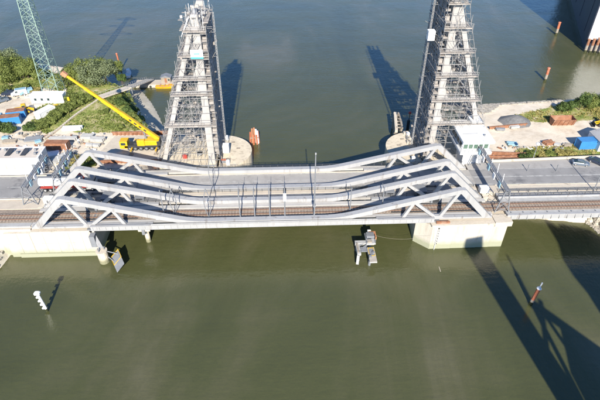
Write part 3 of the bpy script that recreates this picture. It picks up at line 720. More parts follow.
def crown_left(root, s, xm, Y0, Y1):
    b = MB(); b.bbox(xm-2.2, xm+1.6, Y0-1.4, Y1+.6, 43.4, 44.6, .1); b.build('head_block', M_TOWER, root)
    b = MB(); b.bbox(xm-1.4, xm+1.4, Y0-.6, Y0+5.5, 44.6, 46.0, .15); hb = b.build('sheave_housing', M_STEELD, root)
    MB().tube((xm-.5, Y0+1.5, 46.8), (xm+.5, Y0+1.5, 46.8), 1.2, 14).build('sheave', M_STEELD, hb)
    MB().tube((xm-.5, Y0+7.2, 45.6), (xm+.5, Y0+7.2, 45.6), 1.2, 14).build('sheave', M_STEELD, root)
    for k_, (dx, dy, h) in enumerate(((-1.8,-1.2,4.0),(1.9,-1.2,4.6),(1.9,4,4.8),(-1.8,4,4.2),(2.4,9,4.2),(.2,-1.2,5.2))):
        MB().tube((xm+dx, Y0+dy, 43.5), (xm+dx, Y0+dy, 44.2+h), .06, 5).build('rail_post', M_WHITE, root)
    MB().box(xm-3.6, xm-1.2, Y0-1.8, Y0+3, 43.9, 44.05).build('side_platform', M_PLANK, root)
    MB().box(xm+1.7, xm+3.1, Y0-1.2, Y0+6, 45.4, 45.6).build('side_platform', M_PLANK, root)
    MB().beam((xm-3.4, Y0-1.6, 42.5), (xm-1.2, Y0-1.4, 47.0), .25, .25).build('davit', M_WHITE, root)
    crown_clutter(root, xm, Y0-2.2, Y0+8, 43.6, 47.2, 190)
    # banner: white with teal stripe, text too small to read
    bn = MB().box(xm-1.7, xm+1.3, Y0-2.52, Y0-2.42, 37.4, 39.6).build('banner', M_WHITE, root)
    MB().box(xm-1.7, xm+1.3, Y0-2.56, Y0-2.525, 37.4, 37.85).build('stripe', M_TEAL, bn)
    MB().box(xm-.9, xm+.5, Y0-2.56, Y0-2.525, 38.5, 38.75).build('stripe', M_TEAL, bn)
def crown_clutter(root, xm, y0, y1, z0, z1, n):
    b = MB(); pk = MB(); w_ = MB()
    for _ in range(n):
        x, y, z = xm+ru(-3.0, 2.6), ru(y0, y1), ru(z0, z1)
        k_ = rnd()
        if k_ < .5: b.tube((x, y, z-ru(.3, 1.5)), (x+ru(-.4, .4), y, z+ru(.3, 1.2)), .05, 4)
        elif k_ < .75: b.tube((x-ru(.5, 1.6), y, z), (x+ru(.5, 1.6), y, z+ru(-.1, .1)), .05, 4)
        elif k_ < .9: pk.box(x-ru(.3, 1), x+ru(.3, 1), y-.25, y+.25, z, z+.07)
        else: w_.bbox(x-.3, x+.3, y-.3, y+.3, z-.3, z+ru(.2, .7), .05)
    b.build('rail_tubes', M_SCAF, root, kind='stuff'); pk.build('loose_planks', M_PLANK, root, kind='stuff'); w_.build('winch_gear', M_TOWER, root, kind='stuff')
def crown_right(root, s, xm, Y0, Y1):
    MB().bbox(xm-1.8, xm+2.2, Y0-1.4, Y1+.6, 50.0, 52.0, .1).build('head_block', M_TOWER, root)
    hb = MB().bbox(xm-1.4, xm+1.4, Y0-.6, Y0+5.5, 52.0, 56.0, .15).build('sheave_housing', M_TOWER, root)
    for y in (Y0+1.5, Y0+7.0): MB().tube((xm-.5, y, 56.4), (xm+.5, y, 56.4), 1.5, 14).build('sheave', M_STEELD, root)
    MB().box(xm-2.8, xm+2.8, Y0-2, Y1+1.5, 52.0, 52.15).build('top_platform', M_PLANK, root)
tower(1, -19.5, -33.0, 48.3, 'white A-frame lift tower wrapped in scaffolding, left one, beside the yellow crane', crown_left, (18.8, 27.6, 31.7, 37.7, 43.7))
tower(-1, 41.7, 57.0, 57.5, 'white A-frame lift tower wrapped in scaffolding, right one, behind the white control house', crown_right, (17.9, 24.9, 31.6, 37.8, 43.8, 49.4, 55.0))

# small things on the left pier
t = thing('generator', (-27.5, 121.5, 6.2), 'small red generator on the left tower pier', 'generator'); MB().bbox(-28.1, -26.9, 121, 122, 6.2, 7.3, .08).build('housing', M_RED, t); MB().tube((-27.2, 121.5, 7.3), (-27.2, 121.5, 7.7), .08, 6).build('exhaust', M_STEELD, t)
t = thing('tool_chest', (-23.6, 123, 6.2), 'dark tool chest on the left tower pier', 'chest'); MB().bbox(-24.2, -23.0, 122.6, 123.4, 6.2, 6.9, .06).build('body', M_STEELD, t); MB().box(-24.22, -22.98, 122.58, 123.42, 6.9, 7.0).build('lid', M_DARK, t)
t = thing('gas_rack', (-16.2, 118.3, 6.2), 'red gas bottle rack at the right foot of the left tower', 'rack')
for i in range(3): MB().tube((-16.8+i*.5, 118.3, 6.2), (-16.8+i*.5, 118.3, 7.6), .2, 8).build('bottle', M_REDP, t)
MB().box(-17.1, -15.5, 118.0, 118.05, 6.3, 7.2).build('frame', M_STEELD, t)

# ============================================================ CONTROL HOUSE
ch = thing('control_house', (51.5, 114, 6), 'white control house on a shaft with glazed front and flat roof beside the right tower', 'control house')
MB().box(49.0, 54.3, 112.3, 117.5, 5.5, 13.2).build('shaft', M_WHITE, ch)
MB().bbox(46.9, 55.3, 109.6, 121.2, 13.0, 13.7, .05).build('floor_slab', M_WHITE, ch)
MB().box(47.6, 54.8, 110.9, 120.8, 13.7, 16.3).build('cabin_wall', M_WHITE, ch)
rf = MB().bbox(47.0, 55.4, 109.4, 121.4, 16.3, 17.0, .08).build('roof', M_WHITE, ch)
MB().box(47.3, 55.1, 109.7, 121.1, 17.0, 17.08).build('roof_sheet', M_WHITE, rf)
MB().bbox(51.4, 54.6, 117.4, 121.0, 17.08, 18.4, .06).build('plant_room', M_WHITE, rf)
MB().box(48.0, 52.0, 113.4, 113.5, 17.08, 17.2).build('roof_seam', M_STEELD, rf)
MB().box(53.2, 53.6, 112.0, 112.4, 17.08, 17.6).build('vent', M_STEELD, rf)
for i in range(5):
    x = 47.9+i*1.36
    wn = MB().box(x, x+1.12, 110.84, 110.9, 14.1, 15.9).build('window', M_GLASSG, ch); MB().box(x-.08, x+1.2, 110.86, 110.895, 13.98, 16.02).build('frame', M_WHITE, wn)
for i in range(4):
    y = 111.4+i*2.2
    wn = MB().box(47.5, 47.56, y, y+1.8, 14.1, 15.9).build('window', M_GLASSD, ch); MB().box(47.52, 47.58, y-.08, y+1.88, 13.98, 16.02).build('frame', M_WHITE, wn)
b = MB()
for x in [47.0+i*1.02 for i in range(9)]: b.tube((x, 109.7, 13.7), (x, 109.7, 14.7), .04, 4)
for z in (14.2, 14.7): b.tube((47.0, 109.7, z), (55.2, 109.7, z), .04, 4); b.tube((47.0, 109.7, z), (47.0, 121, z), .04, 4)
b.build('balcony_rail', M_STEELD, ch)
b = MB()
for i in range(14): b.box(54.4, 55.5, 112.5+i*.3, 112.8+i*.3, 8.4+i*.36, 8.5+i*.36)
b.build('outside_stair', M_STEELD, ch)
t = thing('hi_vis_barrier', (43.5, 113.5, 6.2), 'red and white barrier in front of the right tower base', 'barrier')
for i in range(6): MB().box(40+i*1.3, 41.2+i*1.3, 114.6, 114.75, 7.0, 7.5).build('board', M_RED if i % 2 else M_WHITE, t)
MB().box(40, 47.8, 114.64, 114.7, 6.2, 7.0).build('feet', M_STEELD, t)

# ============================================================ WHITE BUILDING, LEFT
wb = thing('depot_building', (-80, 116, 6), 'long white flat-roofed building beside the left road', 'building')
BX0, BX1, BY0, BY1, BZ = -120.0, -64.1, 113.2, 119.0, 12.0
MB().box(BX0, BX1, BY0, BY1, 5.5, BZ).build('wall', M_WHITE, wb)
rf = MB().box(BX0+.3, BX1-.3, BY0+.3, BY1-.3, BZ, BZ+.08).build('roof', M_ROOF, wb)
for (x0, x1, y0, y1) in ((BX0-.1, BX1+.1, BY0-.1, BY0+.3), (BX0-.1, BX1+.1, BY1-.3, BY1+.1), (BX0-.1, BX0+.3, BY0+.3, BY1-.3), (BX1-.3, BX1+.1, BY0+.3, BY1-.3)):
    MB().box(x0, x1, y0, y1, BZ-.1, BZ+.3).build('parapet', M_WHITE, rf)
MB().box(BX0, BX1, BY1+.1, BY1+.16, BZ+.1, BZ+.3).build('red_trim', M_REDP, rf)
for x in [P(p_, 154.5, BZ+.6).x for p_ in (22.5, 7, -9)]:
    pn = MB().add([(x-.9, 114.8, BZ+.25), (x+.4, 114.8, BZ+.25), (x+1.0, 117.4, BZ+1.0), (x-.3, 117.4, BZ+1.0), (x-.9, 114.8, BZ+.15), (x+.4, 114.8, BZ+.15), (x+1.0, 117.4, BZ+.9), (x-.3, 117.4, BZ+.9)],
             [(0,1,2,3),(7,6,5,4),(0,4,5,1),(1,5,6,2),(2,6,7,3),(3,7,4,0)]).build('roof_panel', M_SUNP, rf)
    MB().tube((x+.9, 117.3, BZ), (x+.9, 117.3, BZ+.9), .05, 4).tube((x-.2, 117.3, BZ), (x-.2, 117.3, BZ+.9), .05, 4).build('stay', M_STEELD, pn)
for x, y in ((-66.0, 117.3), (-65.4, 115.4), (-70.2, 116), (-74.0, 117.5)):
    MB().bbox(x-.3, x+.3, y-.3, y+.3, BZ+.08, BZ+.8, .06).build('roof_vent', M_STEELD, rf)
for i in range(8):
    x = -69.6-i*2.1; wn = MB().box(x, x+1.8, BY0-.05, BY0+.02, 8.9, 10.6).build('window', M_DECKW, wb); MB().box(x+.86, x+.94, BY0-.09, BY0-.05, 8.9, 10.6).build('mullion', M_STEEL, wn)
dr = MB().box(-66.2, -65.2, BY0-.06, BY0+.02, 6.3, 10.4).build('door', M_STEELD, wb); MB().box(-65.45, -65.35, BY0-.12, BY0-.06, 8.2, 8.5).build('handle', M_DARK, dr)
MB().box(BX1, BX1+.06, 114.4, 117, 6.3, 9.4).build('side_gate', M_STEELD, wb)

# ============================================================ MOBILE CRANE
cr = thing('mobile_crane', (-40, 127.5, 6.3), 'yellow mobile crane with long raised boom parked beside the left tower', 'crane')
CZ = 6.35; CX0, CX1, CYm = -45.4, -35.7, 127.0
MB().bbox(CX0, CX1, CYm-1.35, CYm+1.35, CZ+.95, CZ+1.6, .1).build('carrier', M_DARK, cr)
MB().bbox(CX0+2.6, CX0+7.4, CYm-.9, CYm+.9, CZ+1.6, CZ+2.2, .1).build('deck_box', M_DARK, cr)
cb = MB(); cb.yprism([(CYm-1.35, CZ+.7), (CYm+1.35, CZ+.7), (CYm+1.35, CZ+2.2), (CYm+1.2, CZ+2.9), (CYm-1.2, CZ+2.9), (CYm-1.35, CZ+2.2)], CX0-1.2, CX0+1.0); cbo = cb.build('drive_cab', M_YEL, cr)
MB().box(CX0-1.25, CX0-1.2, CYm-1.1, CYm+1.1, CZ+1.8, CZ+2.7).build('windscreen', M_GLASSD, cbo); MB().box(CX0-.8, CX0+.5, CYm-1.4, CYm-1.35, CZ+1.8, CZ+2.6).build('side_window', M_GLASSD, cbo)
for i in range(6):
    x = CX0+1.5+i*1.58
    for s in (-1, 1):
        wh = MB().tube((x, CYm+s*1.0, CZ+.68), (x, CYm+s*1.42, CZ+.68), .68, 14).build('wheel', M_DARK, cr); MB().tube((x, CYm+s*1.42, CZ+.68), (x, CYm+s*1.46, CZ+.68), .34, 10).build('rim', M_STEELD, wh)
MB().bbox(CX1-4.0, CX1+.5, CYm-1.45, CYm+1.5, CZ+1.7, CZ+3.1, .15).build('superstructure', M_YEL, cr)
MB().bbox(CX1-.2, CX1+.95, CYm-1.6, CYm+1.6, CZ+1.6, CZ+3.0, .12).build('counterweight', M_DARK, cr)
oc = MB().bbox(CX1-5.8, CX1-3.6, CYm-1.75, CYm-.6, CZ+1.75, CZ+3.5, .12).build('operator_cab', M_YEL, cr); MB().box(CX1-5.83, CX1-5.8, CYm-1.6, CYm-.75, CZ+2.4, CZ+3.3).build('glazing', M_GLASSD, oc)
for x in (CX0+2.2, CX1-.4):
    for s in (-1, 1):
        ot = MB().beam((x, CYm+s*1.3, CZ+.95), (x, CYm+s*3.6, CZ+.9), .35, .35).build('outrigger', M_YEL, cr); MB().bbox(x-.6, x+.6, CYm+s*3.6-.6, CYm+s*3.6+.6, CZ-.02, CZ+.16, .03).tube((x, CYm+s*3.6, CZ+.1), (x, CYm+s*3.6, CZ+1.1), .12, 6).build('float_pad', M_TIMB, ot)
B0, B1 = Vector((-35.6, 127.2, CZ+2.9)), Vector((-56.6, 126.8, 29.5))
dv = B1-B0
for i, (a, c, ww) in enumerate(((0, .42, 1.05), (.40, .62, .86), (.61, .80, .70), (.79, .985, .56))):
    MB().beam(B0+dv*a, B0+dv*c, ww*.85, ww*1.05).build('boom_section', M_YEL, cr)
MB().beam(B0+dv*.98, B0+dv*1.03, .9, 1.1).ball(tuple(B0+dv*1.03+Vector((0,0,-.5))), .45, 8, 5).build('boom_head', M_ORA, cr)
MB().tube(B0+dv*.18+Vector((0,0,-.5)), Vector((-39.0, 127.1, CZ+1.9)), .28, 8).build('luffing_cylinder', M_STEELD, cr)
MB().tube(B0+dv*1.02+Vector((-.2,0,-.7)), B1+Vector((-.9,0,-6.5)), .05, 4).build('hoist_rope', M_DARK, cr)
MB().bbox(B1.x-1.25, B1.x-.65, B1.y-.25, B1.y+.25, B1.z-7.5, B1.z-6.5, .08).build('hook_block', M_YEL, cr)
for i in range(4):   # dark lettering blocks on the lower boom
    p = B0+dv*(.14+i*.055); MB().beam(p+Vector((0,-.50,0)), p+dv.normalized()*.8+Vector((0,-.50,0)), .03, .4, up=(0,0,1)).build('lettering', M_DARK, cr)

# crane pad and its rusty sheet-pile walls
pad = MB(); pad.prism([(-53.5,121.0),(-34.1,121.0),(-34.1,134.5),(-50.5,134.5)], 4.0, 6.3); pad_o = struct(pad.build('crane_pad', M_CONC))
def sheetpile(name, a, b_, z0, z1, label, group='rusty sheet pile walls'):
    m = MB(); d = Vector((b_[0]-a[0], b_[1]-a[1], 0)); L_ = d.length; d.normalize(); n = Vector((-d.y, d.x, 0)); k_ = int(L_/.6); pts = []
    for i in range(k_+1):
        o = .18 if (i//1) % 2 else -.18; p = Vector((a[0], a[1], 0))+d*(L_*i/k_); pts.append(p+n*o+(-d*.15 if i % 2 else d*.15))
    for i in range(k_): m.add([(pts[i].x,pts[i].y,z0),(pts[i+1].x,pts[i+1].y,z0),(pts[i+1].x,pts[i+1].y,z1),(pts[i].x,pts[i].y,z1),(pts[i].x+n.x*.06,pts[i].y+n.y*.06,z0),(pts[i+1].x+n.x*.06,pts[i+1].y+n.y*.06,z0),(pts[i+1].x+n.x*.06,pts[i+1].y+n.y*.06,z1),(pts[i].x+n.x*.06,pts[i].y+n.y*.06,z1)],
              [(0,1,2,3),(7,6,5,4),(3,2,6,7)])
    o = thing(name, ((a[0]+b_[0])/2, (a[1]+b_[1])/2, z0), label, 'sheet piling', group)
    m.build('piles', M_RUST, o); MB().beam((a[0],a[1],z1+.05),(b_[0],b_[1],z1+.05),.5,.22).build('cap', M_RUST, o)
    return o
sheetpile('sheet_pile_wall', (-51.5, 135.2), (-34.0, 135.2), 2, 7.1, 'rusty sheet pile wall behind the yellow crane')
sheetpile('sheet_pile_wall', (-56, 119.6), (-33.8, 119.6), 1, 6.9, 'rusty sheet pile wall in front of the yellow crane, seen through the trusses')
sheetpile('sheet_pile_wall', (57, 120.4), (72.5, 118.8), 3, 7.0, 'rusty sheet pile wall right of the control house')
_a, _b = P(489, 128, 6.6), P(527, 124.5, 6.6)
sheetpile('sheet_pile_wall', (_a.x, _a.y), (_b.x, _b.y), 3, 6.9, 'thin rusty sheet pile wall along the far side of the sandy lot')
for i in range(4):
    y = 115.4+i*.95
    t = thing('steel_pile_bundle', (64.5, y, 6.2), ['rusty steel pile bundle nearest the road parapet', 'second rusty steel pile bundle from the road parapet', 'third rusty steel pile bundle from the road parapet', 'rusty steel pile bundle against the sheet pile wall'][i], 'steel pile', 'rusty pile bundles beside the right road')
    for j in range(2):
        b = MB(); x0 = 57.6+.4*(i % 2); b.yprism([(y-.32, 6.2+j*.36), (y-.2, 6.5+j*.36), (y+.2, 6.5+j*.36), (y+.32, 6.2+j*.36), (y+.26, 6.2+j*.36), (y+.16, 6.44+j*.36), (y-.16, 6.44+j*.36), (y-.26, 6.2+j*.36)], x0, x0+13.5+ru(-1, 1)); b.build('pile', M_RUST, t)
    for x in (59, 69): MB().box(x, x+.2, y-.4, y+.4, 6.0, 6.2).build('bearer', M_TIMB, t)

# ============================================================ POWER PYLON
py = thing('power_pylon', (-78.9, 164.8, 6), 'tall pale green lattice pylon behind the white site container', 'pylon')
HP, hb, ht = 61.0, 2.75, .8
def pc(sx, sy, z):
    t_ = (z-6)/(HP-6); h_ = hb+(ht-hb)*t_; return Vector((-78.9+sx*h_, 164.8+sy*h_, z))
CN = [(-1,-1),(1,-1),(1,1),(-1,1)]
for sx, sy in CN: MB().beam(pc(sx,sy,5.6), pc(sx,sy,HP), .22, .22).build('leg', M_MINT, py); 
for sx, sy in CN: q = pc(sx,sy,6); MB().bbox(q.x-.5, q.x+.5, q.y-.5, q.y+.5, 5.3, 6.5, .08).build('footing', M_CONC, py)
lz = [6.0]
while lz[-1] < HP-1: lz.append(lz[-1]+max(1.6, 4.2*(1-(lz[-1]-6)/(HP+8))))
lz[-1] = HP
for k_ in range(4):
    a, c = CN[k_], CN[(k_+1)%4]; b = MB()
    for i in range(len(lz)-1):
        z0, z1 = lz[i], lz[i+1]
        b.beam(pc(*a,z0), pc(*c,z1), .08, .08); b.beam(pc(*c,z0), pc(*a,z1), .08, .08); b.beam(pc(*a,z1), pc(*c,z1), .08, .08)
        zm = (z0+z1)/2; b.beam(pc(*a,zm), (pc(*a,z1)+pc(*c,z1))/2, .055, .055); b.beam(pc(*c,zm), (pc(*a,z1)+pc(*c,z1))/2, .055, .055)
    b.build('bracing', M_MINT, py)
for z, ln in ((46, 8.0), (53, 6.5), (59, 5)):
    for s in (-1, 1):
        b = MB(); tip = Vector((-78.9+s*ln, 164.8, z+.4))
        for sy in (-1, 1): b.beam(pc(s, sy, z), tip, .14, .14); b.beam(pc(s, sy, z+1.8), tip, .12, .12)
        b.build('cross_arm', M_MINT, py)

# ============================================================ CONTAINERS AND SITE GEAR
def container(loc, L_, Wd, H_, rz, m, label, roof=None, name='site_container', windows=0, group='site containers', mroof=None, doors=True):
    t = thing(name, (0,0,0), label, 'container', group); ORG[t.name] = Vector((0,0,0))
    b = MB(); n = int(L_/.28); pts = []
    for i in range(n+1): pts.append((-L_/2+L_*i/n, .05 if (i//1) % 2 else 0))
    poly = [(x, -Wd/2+o) for x, o in pts]+[(x, Wd/2-o) for x, o in reversed(pts)]
    b.prism(poly, .15, H_-.1); b.build('shell', m, t)
    for sx in (-1, 1):
        for sy in (-1, 1): MB().box(sx*(L_/2)-.08, sx*(L_/2)+.08, sy*(Wd/2)-.08, sy*(Wd/2)+.08, 0, H_).build('corner_post', m, t)
    MB().box(-L_/2-.04, L_/2+.04, -Wd/2-.04, Wd/2+.04, H_-.1, H_+.03).build('roof', mroof or m, t)
    MB().box(-L_/2, L_/2, -Wd/2-.03, Wd/2+.03, 0, .16).build('base_rail', M_STEELD, t)
    for i in range(windows):
        x = -L_/2+L_*(i+.5)/max(windows, 1)*.6+.4; wn = MB().box(x-.4, x+.4, -Wd/2-.04, -Wd/2+.06, 1.2, 2.0).build('window', M_GLASSD, t); MB().box(x-.46, x+.46, -Wd/2-.06, -Wd/2-.041, 1.12, 1.2).build('sill', M_WHITE, wn)
    if doors:
        for s in (-1, 1):
            d = MB().box(L_/2, L_/2+.05, min(0, s*(Wd/2-.1))+.02*s, max(0, s*(Wd/2-.1)), .2, H_-.2).build('door', m, t); MB().tube((L_/2+.08, s*.35, .3), (L_/2+.08, s*.35, H_-.3), .025, 4).build('lock_rod', M_STEELD, d)
    place(t, loc, rz); return t
q = P(49, 103.5, 6); container((q.x, q.y+1.2, 6.05), 10.8, 3.0, 3.2, radians(-1), M_WHITE, 'long white site container in front of the green pylon', windows=3)
q = P(46, 119, 6); container((q.x-.3, q.y+1.6, 6.05), 6.0, 2.5, 2.7, radians(62), M_WHITE, 'short white site container set at an angle beside the hedge', windows=0)
q = P(11, 125, 6); container((q.x-.3, q.y+1.2, 6.05), 6.0, 2.4, 2.6, radians(12), M_BLUE, 'blue container with rusty roof, nearer one of the pair in the left yard', mroof=M_RUST)
q = P(17, 117.5, 6); container((q.x, q.y+.6, 6.05), 5.4, 2.4, 2.4, radians(12), M_BLUE, 'blue container with rusty roof, behind another blue one by the loader', mroof=M_RUST)
q = P(-3, 123, 6); container((q.x-1, q.y+.5, 6.05), 5.4, 2.4, 2.5, radians(8), M_LBLUE, 'pale blue container cut by the left picture edge', mroof=M_LBLUE)
q = P(57.5, 150.5, 6); container((q.x, q.y+1.0, 6.05), 6.4, 2.2, 2.3, radians(-3), M_RUST, 'rust brown container behind the white depot building')
q = P(588, 150, 6); container((q.x-.1, q.y+1.3, 6.1), 5.8, 2.6, 2.8, radians(3), M_BLUE, 'bright blue container on the sandy lot behind the parked cars')
q = P(56, 109.5, 6)
t = thing('fuel_bowser', (0,0,0), 'small yellow wheeled tank behind the angled white container', 'tank'); ORG[t.name] = Vector((0,0,0))
MB().tube((-1,0,1.1),(1,0,1.1),.65,12).build('tank', M_YEL, t); MB().box(-1.1,1.1,-.6,.6,.35,.5).build('frame', M_STEELD, t)
for sx in (-.7,.7):
    for sy in (-.65,.65): MB().tube((sx,sy-.1,.35),(sx,sy+.1,.35),.35,10).build('wheel', M_DARK, t)
place(t, (q.x, q.y, 6.05), radians(20))
# white gabled store tent at right edge
q = P(601, 152, 6)
t = thing('store_tent', (q.x+2, q.y+2, 6), 'white gabled store shed at the right edge next to the blue container', 'shed')
x0, x1, y0, y1 = q.x-1.2, q.x+8, q.y, q.y+6.5
MB().xprism([(x0,6),(x1,6),(x1,9.2),((x0+x1)/2,10.6),(x0,9.2)], y0, y1).build('wall', M_WHITE, t)
for s in (0, 1):
    xa = x0-.15 if s == 0 else x1+.15; xm_ = (x0+x1)/2
    MB().add([(xa,y0-.1,9.18),(xm_,y0-.1,10.72),(xm_,y1+.1,10.72),(xa,y1+.1,9.18),(xa,y0-.1,9.26),(xm_,y0-.1,10.80),(xm_,y1+.1,10.80),(xa,y1+.1,9.26)],[(0,1,2,3),(4,5,6,7),(0,1,5,4),(1,2,6,5),(2,3,7,6),(3,0,4,7)]).build('roof_slope', M_STEEL, t)
MB().box(x0+2.2, x0+5.2, y0-.05, y0+.02, 6, 8.6).build('door', M_STEELD, t)

# wheel loader
def loader(loc, rz, label, name='wheel_loader'):
    t = thing(name, (0,0,0), label, 'loader'); ORG[t.name] = Vector((0,0,0))
    MB().bbox(-2.6,-.2,-.9,.9,.9,2.0,.15).build('engine_cover', M_YEL, t); c = MB().bbox(-.3,1.1,-.75,.75,1.2,3.1,.15).build('cab', M_YEL, t); MB().box(1.1,1.13,-.6,.6,1.9,2.9).box(-.1,.9,-.78,-.75,1.9,2.9).build('glazing', M_GLASSD, c)
    for x in (-1.7,1.5):
        for s in (-1,1): w_ = MB().tube((x,s*.7,.75),(x,s*1.25,.75),.75,14).build('wheel', M_DARK, t); MB().tube((x,s*1.25,.75),(x,s*1.28,.75),.35,10).build('rim', M_YEL, w_)
    for s in (-1,1): MB().beam((.9,s*.5,1.7),(3.2,s*.5,.7),.2,.35).build('lift_arm', M_YEL, t)
    MB().yprism([(-1.3,.0),(1.3,.0),(1.3,1.1),(-1.3,1.1)],3.2,3.3).box(3.3,4.2,-1.3,1.3,.05,.15).build('bucket', M_DARK, t)
    return place(t, loc, rz)
q = P(24.5, 113, 6); loader((q.x, q.y, 6.05), radians(20), 'yellow and black wheel loader behind the blue containers')
q = P(604, 126, 6); loader((q.x, q.y, 6.05), radians(170), 'yellow wheel loader at the right edge of the sandy lot')

def van(loc, rz, mbody, label, L_=5.2, H_=2.2, cat='van', name='parked_van', mtop=None):
    t = thing(name, (0,0,0), label, cat); ORG[t.name] = Vector((0,0,0))
    MB().xprism([(-L_/2,.35),(L_/2,.35),(L_/2,1.0),(L_/2-.7,1.2),(L_/2-1.5,H_),(-L_/2+.1,H_),(-L_/2,1.9)],-.95,.95).build('body', mbody, t)
    MB().box(-L_/2+.3,L_/2-1.6,-.85,.85,H_,H_+.04).build('roof', mtop or mbody, t)
    MB().add([(L_/2-.75,-.8,1.25),(L_/2-.75,.8,1.25),(L_/2-1.42,.75,H_-.08),(L_/2-1.42,-.75,H_-.08)],[(0,1,2,3)]).build('windscreen', M_GLASSD, t)
    for s in (-1,1): MB().box(L_/2-2.3,L_/2-1.5,s*.955-.01,s*.955+.01,1.25,1.85).build('side_window', M_GLASSD, t)
    for x in (-L_/2+.95,L_/2-1.0):
        for s in (-1,1): w_ = MB().tube((x,s*.72,.34),(x,s*.97,.34),.34,12).build('wheel', M_DARK, t); MB().tube((x,s*.97,.34),(x,s*.98,.34),.18,8).build('rim', M_STEEL, w_)
    return place(t, loc, rz)
q = P(20, 95, 6); van((q.x, q.y, 6.05), radians(200), M_WHITE, 'white van with a pale blue roof load parked at the back of the left yard', mtop=M_LBLUE)
q = P(26.5, 93.8, 6); van((q.x, q.y, 6.05), radians(215), M_LBLUE, 'pale blue van parked right of the white van', 4.4, 1.7)
q = P(9, 95, 6); van((q.x, q.y, 6.05), radians(190), M_CARD, 'dark car parked left of the white van in the yard', 4.3, 1.45, 'car', 'parked_car')
q = P(2, 102, 6); van((q.x, q.y, 6.05), radians(40), M_CARG, 'grey car at the left picture edge in the yard', 4.3, 1.45, 'car', 'parked_car')

# the two cars on the lay-by
def car(loc, rz, m, label):
    t = thing('parked_car', (0,0,0), label, 'car', 'cars parked in the lay-by'); ORG[t.name] = Vector((0,0,0))
    def loft(name, secs, mm, par, sm=False):
        b = MB(); n = len(secs[0]); vs = [p for s in secs for p in s]; fs = []
        for i in range(len(secs)-1):
            for j in range(n): fs.append((i*n+j, i*n+(j+1)%n, (i+1)*n+(j+1)%n, (i+1)*n+j))
        fs += [tuple(range(n)), tuple(range((len(secs)-1)*n, len(secs)*n))]; b.add(vs, fs); return b.build(name, mm, par)
    def ring(x, w_, z0, z1, k_=.88): return [(x,-w_,z0),(x,w_,z0),(x,w_,z0+(z1-z0)*.7),(x,w_*k_,z1),(x,-w_*k_,z1),(x,-w_,z0+(z1-z0)*.7)]
    loft('body', [ring(-2.2,.72,.35,.80), ring(-2.05,.86,.25,.93), ring(-1.2,.90,.22,.98), ring(.6,.90,.22,.98), ring(1.5,.88,.22,.90), ring(2.1,.80,.25,.76), ring(2.25,.64,.35,.65)], m, t)
    loft('cabin', [ring(-1.75,.74,.92,1.02), ring(-1.1,.72,.92,1.42,.84), ring(.1,.72,.92,1.46,.84), ring(1.15,.76,.9,.96)], M_GLASSD, t)
    MB().box(-1.05,.08,-.62,.62,1.42,1.49).build('roof', m, t)
    for s in (-1,1):
        MB().beam((.08,s*.62,1.45),(1.1,s*.7,.97),.09,.06).build('pillar', m, t)
        MB().box(2.1,2.2,s*.55-.14,s*.55+.14,.55,.68).build('headlight', M_WHITE, t); MB().box(-2.2,-2.1,s*.6-.1,s*.6+.1,.65,.8).build('tail_light', M_RED, t)
        MB().box(.75,.95,s*.98-.08,s*.98+.08,.95,1.08).build('mirror', m, t)
    for x in (-1.35,1.4):
        for s in (-1,1): w_ = MB().tube((x,s*.68,.32),(x,s*.92,.32),.32,14).build('wheel', M_DARK, t); MB().tube((x,s*.92,.32),(x,s*.93,.32),.2,10).build('rim', M_STEEL, w_)
    return place(t, loc, rz)
q = P(580, 164.5, ZD); car((q.x, q.y, ZD), radians(-16), M_CARG, 'grey blue car parked in the lay-by, left one of the two')
q = P(596.5, 163, ZD); car((q.x, q.y, ZD), radians(-50), M_CARD, 'black car parked in the lay-by near the right picture edge')

# lorry on the left road, going onto the bridge
lo = thing('lorry', (-53, 104.4, ZD), 'white tank lorry with thin red chassis driving off the bridge on the left', 'lorry')
b = MB(); x0, x1, yc, zc, rr = -60.6, -50.2, 104.3, ZD+2.55, 1.22
b.tube((x0,yc,zc),(x1,yc,zc),rr,18); b.build('tank', M_WHITE, lo, smooth=False)
MB().box(x0,x1,yc-.35,yc+.35,zc+rr-.05,zc+rr+.1).build('catwalk', M_STEELD, lo)
MB().box(x0,x1+1.5,yc-1.22,yc+1.22,ZD+1.2,ZD+1.32).build('chassis', M_RED, lo)
for i in range(5): MB().box(x0+1.2+i*2,x0+1.3+i*2,yc-rr-.03,yc+rr+.03,zc-rr*.6,zc+.1).build('band', M_STEEL, lo)
c = MB().xprism([(x1+1.1,ZD+.7),(x1+3.3,ZD+.7),(x1+3.4,ZD+2.0),(x1+3.0,ZD+3.5),(x1+1.1,ZD+3.6)],yc-1.22,yc+1.22).build('cab', M_STEEL, lo)
MB().box(x1+3.2,x1+3.26,yc-1.0,yc+1.0,ZD+2.05,ZD+2.9).build('windscreen', M_GLASSD, c); MB().box(x1+2.0,x1+2.9,yc-1.26,yc-1.22,ZD+2.1,ZD+3.0).build('side_window', M_GLASSD, c)
for x in (x0+1.2,x0+2.5,x0+3.8,x1+.6,x1+2.6):
    for s in (-1,1): w_ = MB().tube((x,yc+s*.85,ZD+.55),(x,yc+s*1.24,ZD+.55),.52,14).build('wheel', M_DARK, lo); MB().tube((x,yc+s*1.24,ZD+.55),(x,yc+s*1.26,ZD+.55),.28,10).build('rim', M_STEEL, w_)
